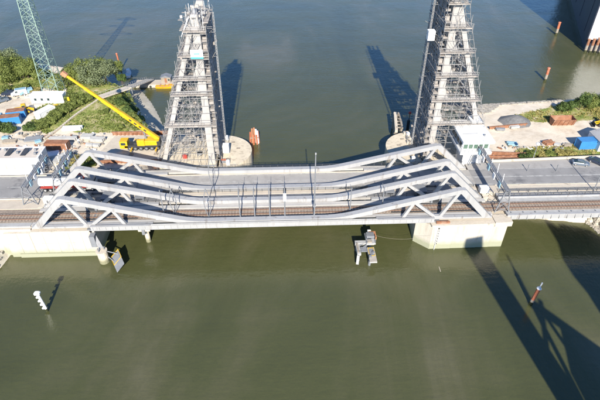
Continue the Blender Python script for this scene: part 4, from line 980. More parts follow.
# a red lorry further on, seen between the trusses
l2 = thing('lorry', (-45.5, 106.9, ZD), 'red flatbed lorry seen between the trusses at the left end', 'lorry')
MB().box(-49.5,-42.8,105.7,108.0,ZD+1.0,ZD+1.3).build('flatbed', M_STEELD, l2); MB().bbox(-49.4,-43.2,105.8,107.9,ZD+1.3,ZD+1.9,.08).build('load', M_STEELD, l2)
c = MB().bbox(-52.0,-49.8,105.7,108.0,ZD+.6,ZD+3.1,.2).build('cab', M_RED, l2); MB().box(-52.05,-52.0,105.95,107.75,ZD+1.9,ZD+2.8).build('windscreen', M_GLASSD, c)
for x in (-51,-46,-44.4):
    for s in (-1,1): w_ = MB().tube((x,106.85+s*.8,ZD+.5),(x,106.85+s*1.16,ZD+.5),.5,14).build('wheel', M_DARK, l2)

# long concrete members, beams and steel stock lying about the left yard
def stock(px, py_, L_, Wd, H_, rz, m, label, n=1, cat='building material', name='material_stack'):
    q = P(px, py_, 6); t = thing(name, (0,0,0), label, cat); ORG[t.name] = Vector((0,0,0))
    for i in range(n):
        o = (i-(n-1)/2)*Wd*1.12; MB().bbox(-L_/2+ru(-.2,.2), L_/2+ru(-.2,.2), o-Wd/2, o+Wd/2, .15, H_, min(.08, H_/4)).build('beam', m, t)
    for s in (-.35, .35): MB().box(s*L_-.1, s*L_+.1, -n*Wd*.56, n*Wd*.56, 0, .15).build('bearer', M_TIMB, t)
    place(t, (q.x, q.y, 6.05), rz); return t
stock(73, 130, 5.8, .9, 1.1, radians(4), M_WHITE, 'long white trough lying on the grass left of the crane boom', 2, 'trough', 'water_trough')
stock(63.5, 140, 8.2, .5, .9, radians(-1), M_GREYC, 'row of grey precast beams behind the rust brown container', 3)
stock(88, 138, 3.4, .7, 1.0, radians(-8), M_GREYC, 'short grey precast blocks in front of the grass, left stack', 3)
stock(98, 141, 4.2, .6, 1.1, radians(-6), M_GREYC, 'grey precast blocks, right stack nearest the crane', 3)
stock(93, 146.5, 4.2, .5, .9, radians(-8), M_GREYC, 'grey beams just behind the far truss peak', 2)
stock(34, 140, 5.0, .6, .6, radians(6), M_STEELD, 'steel profiles stacked left of the precast beams', 4)
stock(38, 142.5, 1.6, 1.3, .7, radians(30), M_LBLUE, 'pale blue pallet beside the steel profiles', 1, 'pallet', 'pallet_load')
stock(6, 139, 1.8, 1.4, .8, radians(10), M_LBLUE, 'pale blue pallet at the left edge behind the depot building', 1, 'pallet', 'pallet_load')
stock(10, 142, 4.0, .5, .5, radians(3), M_TIMB, 'timber planks lying behind the depot building', 4)
stock(60, 160, 4.5, .7, 1.0, radians(50), M_GREYC, 'grey panels leaning beside the left gantry', 3)
stock(54, 155.5, 3.2, .8, .8, radians(20), M_WHITE, 'pale boards in the gap beside the depot building', 3)
stock(68, 157, 6.0, .3, .5, radians(60), M_STEELD, 'long steel sections at the foot of the far truss', 3)
stock(512, 145, 3.0, .8, .8, radians(-10), M_LBLUE, 'pale blue boxes on the sandy lot behind the rusty piles', 2)
stock(548, 144, 3.0, .6, .9, radians(15), M_RUST, 'heap of rusty steel on the lot, right of the lamp post', 3)
stock(556, 145.5, 1.8, .6, .7, radians(-20), M_GREYC, 'grey blocks beside the heap of rusty steel', 2)
stock(567, 146, 2.4, .4, .6, radians(8), M_TIMB, 'timber pieces left of the bright blue container', 3)
stock(500, 130.5, 2.6, .5, .8, radians(-5), M_STEELD, 'dark steel frame pieces near the thin far sheet pile wall', 2)
stock(514, 128.0, 3.0, .7, .9, radians(8), M_GREYC, 'grey blocks at the foot of the dark gravel mound', 2)

# rusty open-topped hopper on the sandy lot
q = P(563.5, 127, 6); t = thing('rusty_hopper', (q.x, q.y+1.5, 6), 'rusty open steel hopper trough lying on the sandy lot', 'hopper')
x0, x1, y0, y1 = q.x-3.6, q.x+3.6, q.y, q.y+3.4
MB().yprism([(y0+.9,6.1),(y1-.9,6.1),(y1,8.4),(y1-.15,8.4),(y1-1.0,6.3),(y0+1.0,6.3),(y0+.15,8.4),(y0,8.4)],x0,x1).build('trough', M_RUST, t)
for x in (x0, x1-.12): MB().yprism([(y0+.9,6.1),(y1-.9,6.1),(y1,8.4),(y0,8.4)],x,x+.12).build('end_plate', M_RUST, t)
for i in range(5): MB().beam((x0+.7+i*1.45,y0+.85,6.1),(x0+.7+i*1.45,y0-.06,8.4),.14,.14).build('rib', M_RUST, t)
# dark gravel mound
gm = MB(); c = P(515, 121.5, 6); n = 26
vs = [(c.x, c.y, 8.2)]; fs = []
for k_ in range(1, 6):
    for i in range(n):
        a = 2*pi*i/n; r = k_/5*(1+.15*noise.noise(Vector((cos(a)*2, sin(a)*2, 1)))); vs.append((c.x+5.6*r*cos(a), c.y+4.4*r*sin(a), 5.8+2.4*(1-(k_/5)**1.3)+.15*noise.noise(Vector((cos(a)*3*k_, sin(a)*3*k_, k_)))))
for i in range(n): fs.append((0, 1+i, 1+(i+1)%n))
for k_ in range(4):
    for i in range(n): fs.append((1+k_*n+i, 1+(k_+1)*n+i, 1+(k_+1)*n+(i+1)%n, 1+k_*n+(i+1)%n))
gm.add(vs, fs); tag(gm.build('gravel_mound', M_GRAV, smooth=True), 'dark grey gravel mound on the far side of the sandy lot', 'gravel mound')

# lamp posts
def lamp(loc, h, label, arm=1.6, group='street lamps', globe=False):
    t = thing('street_lamp', loc, label, 'street lamp', group); x, y, z = loc
    MB().tube((x,y,z),(x,y,z+h),.13,8,.08).build('pole', M_STEELD, t)
    if globe: MB().ball((x,y,z+h+.3),.55,10,6,.8).build('lamp_head', M_WHITE, t)
    else: MB().beam((x,y,z+h),(x,y+arm,z+h+.35),.1,.1).build('arm', M_STEELD, t); MB().bbox(x-.18,x+.18,y+arm-.2,y+arm+.6,z+h+.28,z+h+.45,.04).build('lamp_head', M_STEEL, t)
    return t
q = P(593.5, 191, ZD); lamp((q.x, q.y, ZD), 9.0, 'tall street lamp on the verge near the right picture edge')
q = P(533.5, 160.5, ZD); lamp((q.x, q.y+.5, 6.2), 7.0, 'round-headed lamp post among the bushes behind the right road', globe=True)
for px, lab in ((523.5, 'small post on the right parapet left of the round-headed lamp'), (552, 'small post on the right parapet right of the round-headed lamp')):
    q = P(px, 166, ZD); t = thing('marker_post', (q.x, q.y-2.5, ZD), lab, 'post', 'marker posts on the right road'); MB().tube((q.x,q.y-2.5,ZD),(q.x,q.y-2.5,ZD+1.6),.1,6).build('pole', M_STEELD, t); MB().box(q.x-.15,q.x+.15,q.y-2.6,q.y-2.4,ZD+1.6,ZD+2.0).build('cap', M_STEELD, t)

# footpath (raised kerbed path) to the gangway
a, c = P(44, 139, 6.2), P(99, 98.5, 6.2); b = MB()
n = 26
for i in range(n):
    p0 = a.lerp(c, i/n); p1 = a.lerp(c, (i+1)/n-.003); b.beam((p0.x+.3*sin(i*.3), p0.y, 6.35), (p1.x+.3*sin((i+1)*.3), p1.y, 6.3), .6, .4)
struct(b.build('path', M_CONC))

# ============================================================ PONTOON, BOATS
pn = thing('pontoon', (-50, 184, 0), 'pale floating pontoon moored behind the left tower', 'pontoon')
MB().bbox(-58.5, -36.5, 181.8, 186.8, -.4, 1.0, .08).build('float', M_CONC, pn)
MB().box(-58.3, -36.7, 182.0, 186.6, 1.0, 1.06).build('deck', M_PATH, pn)
for x in (-56, -50, -44, -38): MB().tube((x, 181.7, .4), (x, 181.9, .4), .45, 10).build('fender', M_DARK, pn)
railing(pn, -58, -47, 186.5, 1.06)
hut = thing('pontoon_hut', (-44, 185, 1), 'small brown hut on the pontoon', 'hut')
MB().box(-46, -42.4, 183.6, 186.2, 1.06, 3.2).build('wall', M_TIMB, hut); MB().xprism([(-46.3,3.2),(-42.1,3.2),(-44.2,4.0)],183.3,186.5).build('roof', M_STEELD, hut); MB().box(-44.7,-43.8,183.54,183.6,1.06,2.9).build('door', M_RUST, hut); MB().box(-43.4,-42.7,183.54,183.6,1.9,2.6).build('window', M_GLASSD, hut)
gw = thing('gangway', (-57, 174, 2), 'pale railed gangway sloping down from the bushes to the pontoon', 'gangway')
g0, gmid, g1 = P(100, 97, 7.2), P(128, 87.6, 6.8), P(150, 79.3, 1.8); nn = Vector((-(g1-g0).y, (g1-g0).x, 0)).normalized()
for pa, pb in ((g0, gmid), (gmid, g1)):
    MB().beam(pa, pb, 3.0, .3).build('deck', M_CONC, gw)
    for s in (-1, 1):
        b = MB(); o = nn*s*1.5; up = Vector((0,0,.9)); b.beam(pa+o+up, pb+o+up, .06, .06); k_ = max(2, int((pb-pa).length/1.6))
        for i in range(k_+1): p = pa.lerp(pb, i/k_)+o; b.beam(p, p+up, .05, .05)
        b.build('side_rail', M_STEEL, gw)
for p in (gmid,): MB().beam((p.x-1.2, p.y, 2), (p.x-1.2, p.y, p.z), .3, .3).beam((p.x+1.2, p.y, 2), (p.x+1.2, p.y, p.z), .3, .3).build('trestle', M_STEELD, gw)
def boat(loc, L_, B_, rz, mh, md, label, cabin=True, name='workboat'):
    t = thing(name, (0,0,0), label, 'boat'); ORG[t.name] = Vector((0,0,0)); secs = []
    for i in range(9):
        u = i/8; x = -L_/2+L_*u; w_ = B_/2*(1-max(0, (u-.55)/.45)**2.2)*(.9+.1*min(1, u*6)); zt = 1.0+.5*max(0, (u-.5)/.5)**2
        w_ = max(w_, .06); secs.append([(x,-w_*.6,-.3),(x,w_*.6,-.3),(x,w_,zt),(x,-w_,zt)])
    b = MB(); vs = [p for s in secs for p in s]; fs = []
    for i in range(8):
        for j in range(4): fs.append((i*4+j,i*4+(j+1)%4,(i+1)*4+(j+1)%4,(i+1)*4+j))
    fs += [(0,1,2,3),(32,33,34,35)]; b.add(vs, fs); b.build('hull', mh, t)
    g = MB()
    for s in (2, 3):
        for i in range(8): g.beam(secs[i][s], secs[i+1][s], .12, .16)
    g.build('gunwale', md, t)
    if cabin:
        c = MB().bbox(-L_*.2, L_*.12, -B_*.3, B_*.3, 1.0, 2.6, .12).build('wheelhouse', M_WHITE, t); MB().box(L_*.12, L_*.12+.03, -B_*.24, B_*.24, 1.7, 2.4).build('window', M_GLASSD, c)
    else:
        for x in (-L_*.25, 0, L_*.22): MB().box(x-.2, x+.2, -B_*.4, B_*.4, .85, 1.12).build('thwart', md, t)
    return place(t, loc, rz)
q = P(165, 88.5, 0); boat((q.x, q.y+.8, 0), 7.0, 2.6, radians(-3), M_YEL, M_ORA, 'yellow orange open boat moored to the pontoon', False)
q = P(129, 75, 0); boat((q.x, q.y, 0), 6.0, 2.2, radians(100), M_WHITE, M_STEEL, 'small white boat behind the pontoon near the striped pile', True, 'motor_boat')

# ============================================================ PILES AND DOLPHINS
def pile(base, top, r, m1, m2, split, label, name='mooring_pile', rungs=0, group=None, capm=None):
    t = thing(name, (base.x, base.y, 0), label, 'pile', group); d = top-base
    lo_ = base-d*.3
    MB().tube(lo_, base+d*split, r, 10).build('lower_shaft', m1, t); MB().tube(base-d*.05, base+d*.16, r*1.03, 10).build('weed_ring', M_WEED, t); MB().tube(base+d*split, top, r*.98, 10).build('upper_shaft', m2, t)
    MB().tube(top, top+d.normalized()*.25, r*1.25, 10, r*.9).build('cap', capm or m2, t)
    for i in range(rungs):
        p = base+d*(.18+.2*i); MB().bbox(p.x-r-.38, p.x-r+.05, p.y-.22, p.y+.22, p.z-.1, p.z+.22, .05).build('fender_bracket', m2, t)
    return t
t = pile(Vector((-50.6,71.9,0)), Vector((-51.0,71.9,5.6)), .29, M_WHITE, M_WHITE, .5, 'white steel pile with bracket rungs in the lower left water', rungs=4)
MB().bbox(-51.6,-50.4,71.4,72.4,5.5,6.0,.2).build('head_platform', M_WHITE, t)
t = pile(Vector((53.2,69.9,0)), Vector((53.4,69.6,5.2)), .42, M_TIMB, M_REDP, .3, 'leaning red and grey pile with a white mark in the lower right water', capm=M_WHITE)
MB().tube((53.4,69.6,5.3),(53.5,69.5,7.0),.14,8).build('topmark', M_WHITE, t)
q = P(545,80.5); pile(q, Vector((q.x,q.y,5.2)), .55, M_TIMB, M_REDP, .5, 'red topped pile in the upper right river, nearer of two', group='piles off the right bank')
q = P(556,34.5); pile(q, Vector((q.x,q.y,5.8)), .6, M_TIMB, M_REDP, .5, 'red topped pile in the upper right, in the ship\'s shade', group='piles off the right bank')
q = P(121,70,0); pile(q, Vector((q.x-.3,q.y,7.0)), .35, M_WHITE, M_REDP, .4, 'thin red and white leaning pile by the white motor boat')
d = thing('pile_cluster', (-8.6, 139, 0), 'cluster of orange and white dolphin piles between the towers', 'dolphin')
for i, (dx, dy, m, h) in enumerate(((-1.3,-.3,M_REDP,4.4),(-.7,.5,M_ORA,5.2),(0,.7,M_ORA,5.4),(.6,.4,M_WHITE,5.0),(1.1,.1,M_WHITE,4.6),(-.2,-.6,M_REDP,3.6),(.8,-.5,M_REDP,3.4),(1.3,.6,M_REDP,4.2))):
    MB().tube((-8.6+dx*1.1,138.8+dy,-1),(-8.6+dx*.9,138.8+dy,h),.28,8).build('pile', m, d)
MB().beam((-9.9,138.3,2.4),(-7.2,138.4,2.4),.3,.3).build('waling', M_TIMB, d)

# dolphin with column and gangway panel in front of left abutment
d = thing('fender_dolphin', (-42.3, 87, 0), 'grey concrete fender column at the right end of the left abutment', 'dolphin')
MB().tube((-42.4,86.6,-2),(-42.4,86.6,3.2),1.15,16).build('column', M_PIERC, d); MB().tube((-42.4,86.6,3.2),(-42.4,86.6,3.6),1.3,16).build('cap', M_CONC, d)
MB().beam((-44.0,88.4,6.8),(-42.6,87.2,3.6),.9,.5).build('strut', M_STEEL, d); MB().tube((-42.8,86.0,3.6),(-42.8,86.0,4.6),.16,6).build('bollard', M_STEELD, d); MB().tube((-41.8,86.9,3.6),(-41.8,86.9,4.4),.16,6).build('bollard', M_STEELD, d)
MB().box(-44.6,-43.4,87.2,88.8,4.0,7.2).build('ladder_housing', M_STEELD, d)
f = thing('access_float', (-39, 84.6, 0), 'small tilted access float with yellow rimmed grating by the left abutment', 'float')
A_, B_, C_, D_ = P(111,258,1.0), P(118,249.5,2.6), P(124,263,2.2), P(117,272,.4)
def lp(u, v): return (A_.lerp(B_, u)).lerp(D_.lerp(C_, u), v)
b = MB(); dn = Vector((0,0,-.25)); vs = [A_,B_,C_,D_,A_+dn,B_+dn,C_+dn,D_+dn]; b.add(vs,[(0,1,2,3),(7,6,5,4),(0,4,5,1),(1,5,6,2),(2,6,7,3),(3,7,4,0)]); b.build('deck', M_STEELD, f)
b = MB(); up = Vector((0,0,.05)); vs = [lp(.12,.08)+up,lp(.88,.08)+up,lp(.88,.5)+up,lp(.12,.5)+up]; b.add(vs+[v-up*.9 for v in vs],[(0,1,2,3),(0,4,5,1),(1,5,6,2),(2,6,7,3),(3,7,4,0)]); b.build('grating', M_STEELD, f)
b = MB(); up = Vector((0,0,.1)); 
for p_, q_ in ((lp(0,0),lp(1,0)),(lp(1,0),lp(1,.55)),(lp(0,0),lp(0,.55)),(lp(0,.55),lp(1,.55))): b.beam(p_+up,q_+up,.09,.09)
b.build('rim', M_YEL, f)
MB().tube((-41.2,86.4,1.6),tuple(lp(.2,.4)),.12,6).tube((-41.2,86.8,3.0),tuple(lp(.8,.2)),.12,6).build('hinge_arm', M_STEELD, f)

q = P(143, 231, 5.0); t = thing('pier_stub', (q.x, q.y+1, 0), 'small pale concrete stub under the near truss right of the left abutment', 'pier')
MB().bbox(q.x-1.3, q.x+1.6, q.y+.2, q.y+3.5, 4.6, 6.6, .1).build('corbel', M_CONC, t); MB().tube((q.x+.1, q.y+1.9, -2), (q.x+.1, q.y+1.9, 4.6), .6, 10).build('shaft', M_PIERC, t); MB().box(q.x-.3, q.x+.4, q.y-.2, q.y+.2, 3.9, 6.2).build('fender', M_STEELD, t)
# guide dolphin platform under midspan
g = thing('guide_dolphin', (19.5, 86, 0), 'steel guide dolphin platform with orange top and yellow rimmed grating below midspan', 'dolphin')
for x, y in ((17.6,84.6),(17.6,88.0),(20.9,88.6),(20.9,84.2),(20.0,83.0)): MB().tube((x,y,-2),(x,y,3.0),.32,10).build('pile', M_STEELD, g)
MB().box(17.0,21.6,87.2,88.2,2.4,3.1).build('cross_beam', M_GREYC, g); MB().box(17.1,18.0,83.9,87.2,2.2,2.9).build('fender_beam', M_GREYC, g)
MB().bbox(19.6,21.8,86.6,90.4,3.1,3.5,.05).build('platform', M_GREYC, g)
MB().bbox(19.8,21.7,88.2,89.8,3.5,4.3,.06).build('winch_box', M_STEELD, g)
MB().box(20.6,22.2,89.9,90.4,3.5,4.0).build('orange_board', M_ORA, g); MB().box(20.4,21.2,90.5,91.0,3.2,4.0).build('white_board', M_WHITE, g); MB().box(21.9,22.15,88.0,90.2,3.4,4.2).build('orange_board', M_ORA, g)
MB().box(19.7,21.4,81.4,86.4,2.2,2.5).build('lower_deck', M_DECKW, g); MB().box(20.0,21.1,83.6,85.9,2.5,2.58).build('grating', M_STEELD, g)
b = MB(); 
for p_, q_ in (((19.9,83.4),(21.2,83.4)),((21.2,83.4),(21.2,86.0)),((21.2,86.0),(19.9,86.0)),((19.9,86.0),(19.9,83.4))): b.beam((*p_,2.65),(*q_,2.65),.1,.1)
b.build('rim', M_YEL, g)
for i in range(5): MB().box(19.75, 21.35, 81.6+i*.36, 81.72+i*.36, 2.5, 2.56).build('slat', M_TIMB, g)
for x, y in ((19.7,86.7),(21.7,86.7),(19.7,88.4)): MB().tube((x,y,3.5),(x,y,4.6),.06,5).build('stanchion', M_STEELD, g)
MB().tube((19.7,86.7,4.55),(21.7,86.7,4.55),.05,5).tube((19.7,86.7,4.55),(19.7,88.4,4.55),.05,5).build('hand_rail', M_STEELD, g)
MB().box(18.1,19.5,84.6,86.2,2.7,2.9).build('side_grating', M_STEELD, g); MB().beam((17.4,87.2,3.1),(17.4,84.2,3.0),.35,.4).build('fender_timber', M_TIMB, g)
MB().box(19.9,20.9,86.8,87.8,3.5,3.9).build('hatch', M_TIMB, g)
MB().beam((17.3,83.6,2.6),(17.0,82.3,1.0),.6,.35).build('rubbing_strip', M_GREYC, g)
MB().beam((18.0,85.5,2.6),(19.7,86.6,3.0),.3,.3).beam((18.0,87.0,2.6),(19.7,87.6,3.0),.3,.3).build('braces', M_STEELD, g)
r = thing('mooring_rope', (28, 88.4, .5), 'thin faint rope from the midspan dolphin to the right abutment', 'rope')
b = MB(); pr = None
for i in range(15):
    u = i/14; p = Vector((22+ (35.2-22)*u, 89.6-1.5*u, 3.4+.9*u-1.3*4*u*(1-u)))
    if pr: b.tube(pr, p, .018, 4)
    pr = p
b.build('strand', M_TIMB, r)
r = thing('tide_gauge_pipe', (36.5, 87, 0), 'thin pale gauge pipe leaving the right abutment into the water', 'pipe'); MB().tube((36.7,87.75,6),(36.5,87.6,-.5),.07,5).build('pipe', M_WHITE, r); MB().tube((36.5,87.6,-.3),(36.2,80.2,-.05),.12,6).build('float_line', M_PATH, r)

# old fender structure off the right pier nose
o = thing('timber_fender', (38.5, 142, 0), 'pale weathered timber fender in the water beside the right pier nose', 'fender')
for x, y, h in ((36.6,139,4.8),(37.2,143,5.4),(37.7,147,5.8),(39.2,147.4,5.6),(39.0,144,5.0),(38.6,140,4.6)): MB().tube((x,y,-2),(x,y,h),.5,9).build('pile', M_TIMB, o)
MB().beam((36.4,137,4.6),(37.9,147.5,5.4),.9,1.0).build('waling', M_CONC, o); MB().beam((38.6,139,4.6),(39.4,147.6,5.2),.6,.8).build('waling', M_TIMB, o)
for i in range(5): y = 138.5+i*2; MB().beam((36.6+i*.25,y,5.2),(38.8+i*.15,y,5.0),.5,.25).build('plank', M_TIMB, o)
o = thing('signal_post', (42.0, 145.5, 0), 'dark post with red lamp head in the right tower\'s shade', 'signal post')
MB().tube((41.6,143,-2),(41.6,143,5.2),.5,9).build('pile', M_DARK, o); MB().tube((41.6,143,5.2),(41.6,143,7.6),.12,6).build('pole', M_DARK, o); MB().ball((41.6,143,7.9),.5,10,6).build('lamp', M_RED, o)
o = thing('rubble_heap', (39, 133, 6), 'cream rubble blocks on the right pier nose', 'rubble')
for i in range(9):
    x, y, s_ = ru(37.5,41.5), ru(127,133.5), ru(.4,1.0); MB().bbox(x-s_,x+s_,y-s_*.7,y+s_*.7,5.85,6+s_*.9,.15).build('block', M_CONC, o)

# ============================================================ SHIP, UPPER RIGHT
sh = thing('moored_ship', (175, 255, 0), 'huge moored vessel with side coloured shade-dark navy and bright white end, upper right corner', 'ship')
c0 = Vector((137, 214.5, 0)); e1 = Vector((.37, .93, 0)).normalized(); e2 = Vector((.93, -.37, 0)).normalized(); ang = math.atan2(-.37, .93)
def sb(name, m, a0, a1, b0, b1, z0, z1, par):
    pts = [c0+e2*a0+e1*b0, c0+e2*a1+e1*b0, c0+e2*a1+e1*b1, c0+e2*a0+e1*b1]; return MB().prism([(p.x,p.y) for p in pts], z0, z1).build(name, m, par)
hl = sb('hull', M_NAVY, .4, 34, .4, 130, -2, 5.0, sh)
sb('shade_side_plating', M_NAVY, 0, .5, 0, 130, 4.0, 45, sh); sb('upper_hull', M_WHITE, .5, 34, 0.0, 129, 5.0, 44.5, sh)  # navy side sheet puts the shade of the unlit face into its colour
sb('deck', M_STEEL, .5, 34, .2, 129, 44.5, 44.8, sh)
sb('rubbing_band', M_NAVY, .2, 34.2, -.25, .0, 3.6, 5.0, sh)
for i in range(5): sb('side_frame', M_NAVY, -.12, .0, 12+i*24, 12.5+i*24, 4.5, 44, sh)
sb('ramp_door', M_WHITE, 9, 25, -.3, -.02, 5.4, 22, sh)
for i in range(6):
    p = c0+e2*(.6+i*1.9)+e1*(-2.2-.4*(i % 2)); t = pile(Vector((p.x,p.y,0)), Vector((p.x,p.y,5.6+.5*(i % 3))), .62, M_TIMB, M_RUST, .55, ['rusty dolphin pile at the ship\'s near corner, first from the left', 'rusty dolphin pile at the ship\'s corner, second from the left', 'rusty dolphin pile at the ship\'s corner, third from the left', 'rusty dolphin pile at the ship\'s corner, fourth from the left', 'rusty dolphin pile at the ship\'s end, fifth from the left', 'rusty dolphin pile at the ship\'s end, sixth from the left'][i], group='dolphin piles in front of the ship')

# ============================================================ NEIGHBOURING TOWER, out of frame to the lower right (casts the long shadows)
nb = thing('neighbour_tower', (60, 10, 0), 'tall steel bridge tower out of frame at lower right, seen by its long shadow', 'tower')
Yn = 10.0
MB().beam((55.5,Yn,0),(45.3,Yn,49.0),4.2,4.0,up=(0,1,0)).build('raking_leg', M_TOWER, nb)
MB().beam((53.0,Yn+1,0),(53.0,Yn+1,41),.9,.9,up=(0,1,0)).build('mast', M_TOWER, nb); MB().beam((53.0,Yn+1,41),(53.0,Yn+1,44.5),.4,.4,up=(0,1,0)).build('mast_tip', M_TOWER, nb)
MB().beam((52.6,Yn,36.5),(65.5,Yn,24.8),1.3,1.3,up=(0,1,0)).build('brace', M_TOWER, nb)
MB().beam((51.0,Yn,28.5),(55.2,Yn,36.5),.8,.8,up=(0,1,0)).build('brace', M_TOWER, nb); MB().beam((54.5,Yn,34),(56.5,Yn,24),.7,.7,up=(0,1,0)).build('brace', M_TOWER, nb)
MB().xprism([(53.5,0),(67,0),(67,24.5),(60.5,28.2),(56.6,32.0),(53.6,25)],Yn-1.5,Yn+1.5).build('portal_wall', M_TOWER, nb)
MB().xprism([(65.8,0),(84,0),(84,45),(79,47.6),(77.4,49.3),(71.1,50.9),(69.8,50.0),(68.3,51.9),(67.5,52.0),(67.2,46.5),(65.8,43),(66.6,39.5)],Yn-4,Yn+1.5).build('machinery_house', M_TOWER, nb)
MB().box(52,86,4,16,-3,3).build('base', M_CONC, nb)

# ============================================================ STONES
random.seed(21)
def stones(name, poly, n, zf, label, par=None):
    b = MB(); k_ = 0; xs = [p[0] for p in poly]; ys = [p[1] for p in poly]
    while k_ < n:
        x, y = ru(min(xs), max(xs)), ru(min(ys), max(ys))
        if not inpoly(x, y, poly): continue
        s_ = ru(.22, .6); z = zf(x, y); k_ += 1; vs = []
        for i in range(8): vs.append((x+s_*(1 if i & 1 else -1)*ru(.6,1.1), y+s_*(1 if i & 2 else -1)*ru(.6,1.1), z+s_*.6*(1 if i & 4 else -1)*ru(.6,1.1)))
        b.add(vs, [(0,2,3,1),(4,5,7,6),(0,1,5,4),(2,6,7,3),(0,4,6,2),(1,3,7,5)])
    o = b.build(name, M_ROCK, kind='stuff'); return tag(o, label, 'stones')
def zbank(sh, sw):
    return lambda x, y: (ZL*(1-(1-min(pdist(x, y, sh)/sw, 1))**1.6) if inpoly(x, y, sh) else 0.0)
stones('riprap', [(61,148),(64,155.5),(83,157.6),(97,158.2),(97,153.5),(74,150.5),(68,145)], 1300, zbank(RSH,4.5), 'loose grey stones along the far shore of the sandy lot')
stones('riprap', [(78,98.5),(80,92),(86,86),(96,80),(100,84),(88,96.5)], 900, zbank(RSH,4.5), 'loose grey stones on the bank under the right viaduct')
stones('riprap', [(-66.3,83),(-67,92),(-84,91),(-110,80),(-100,66),(-80,73.5)], 900, zbank(LSH,9), 'grey stone slope at the lower left edge beside the abutment')

# ============================================================ VEGETATION
random.seed(5)
def leaf_cloud(blobs, n, ls):
    b = MB(); tot = sum(r[3]*r[4] for r in blobs)
    for (cx, cy, cz, rx, rz_) in blobs:
        for _ in range(int(n*rx*rz_/tot)) if False else range(int(n/len(blobs))):
            a, t_ = ru(0, 2*pi), math.acos(ru(-.75, 1)); k_ = ru(.0, 1)**.35
            d = Vector((sin(t_)*cos(a), sin(t_)*sin(a), cos(t_))); j = 1+.28*noise.noise(Vector((d.x*2.3+cx, d.y*2.3+cy, d.z*2.3)))
            p = Vector((cx+d.x*rx*k_*j, cy+d.y*rx*k_*j, cz+d.z*rz_*k_*j))
            nrm = (d+Vector((ru(-1,1), ru(-1,1), ru(-1,1)))*.75).normalized(); u = nrm.cross(Vector((ru(-1,1), ru(-1,1), ru(-1,1)))).normalized(); v = nrm.cross(u); s_ = ls*ru(.6,1.4)
            b.v += [tuple(p-u*s_-v*s_*.15), tuple(p-v*s_*.55), tuple(p+u*s_), tuple(p+v*s_*.55)]; o = len(b.v)-4; b.f.append((o, o+1, o+2, o+3))
    return b
LEAFM = {}
def crown_mesh(key, R, Hc, n, ls, nb_):
    if key not in LEAFM:
        bl = [(0, 0, Hc*.55, R*.62, Hc*.45)]
        for i in range(nb_):
            a = 2*pi*i/nb_+ru(-.3,.3); rr_ = R*ru(.35,.68); bl.append((rr_*cos(a), rr_*sin(a), Hc*ru(.35,.78), R*ru(.3,.48), Hc*ru(.2,.34)))
        LEAFM[key] = leaf_cloud(bl, n, ls)
    return LEAFM[key]
def tree(px, py_, R, Hc, m, label, z=6.0, group='bank trees', name='bank_tree', n=5200, ls=.24, loc=None, cat='tree'):
    q = loc if loc else P(px, py_, z); t = thing(name, (0,0,0), label, cat, group); ORG[t.name] = Vector((0,0,0))
    v = random.randint(0, 2); key = (round(R), round(Hc), v, n, ls)
    src = crown_mesh(key, R, Hc, n, ls, 9); b = MB(); b.v = src.v; b.f = src.f; b.build('crown', m, t, kind='leaf')
    k_ = MB(); k_.tube((0,0,-.6),(0,0,Hc*.55),.05*R+.06,7,.03*R+.03)
    for i in range(6): a = i*pi/3+ru(-.3,.3); k_.tube((0,0,Hc*ru(.12,.4)),(R*.6*cos(a),R*.6*sin(a),Hc*ru(.5,.8)),.03*R,5,.015)
    k_.build('trunk', M_BARK, t); t.rotation_euler = (0,0,ru(0,6.28)); t.location = (q[0], q[1], z-.1); return t
for i, (px, py_, R, Hc, m, lab) in enumerate([
    (4, 82, 6.0, 8.0, M_L1, 'leafy tree at the far left edge of the bank'), (16, 74, 6.0, 8.0, M_L1, 'tree second from the left on the upper left bank'), (29, 78, 5.0, 7.0, M_L1, 'green tree just left of the pylon'),
    (8, 68, 6.0, 7.0, M_L2, 'grey green tree on the water side at the upper left'), (-8, 76, 7.0, 8.0, M_L1, 'tree cut by the left picture edge'), (40, 80, 3.0, 4.0, M_L1, 'low tree beside the left legs of the pylon'),
    (70, 86, 4.0, 6.0, M_L1, 'small tree right of the pylon, below the crane tip'), (82, 83, 6.0, 8.0, M_L1, 'green tree right of the pylon, behind the boom'), (92, 84, 6.0, 8.0, M_L2, 'silvery willow in front, left half of the clump behind the boom'),
    (106, 80, 5.0, 7.0, M_L2, 'silvery willow in front, right half of the clump above the gangway'), (98, 76, 6.0, 8.0, M_L1, 'tree at the back of the clump by the river'), (116, 76, 4.0, 6.0, M_L1, 'rightmost tree of the clump beside the pontoon'), (122, 82, 2.0, 3.0, M_L3, 'dark low tree at the head of the gangway')]):
    tree(px, py_, R, Hc, m, lab, n=6500 if R > 4 else 3200)
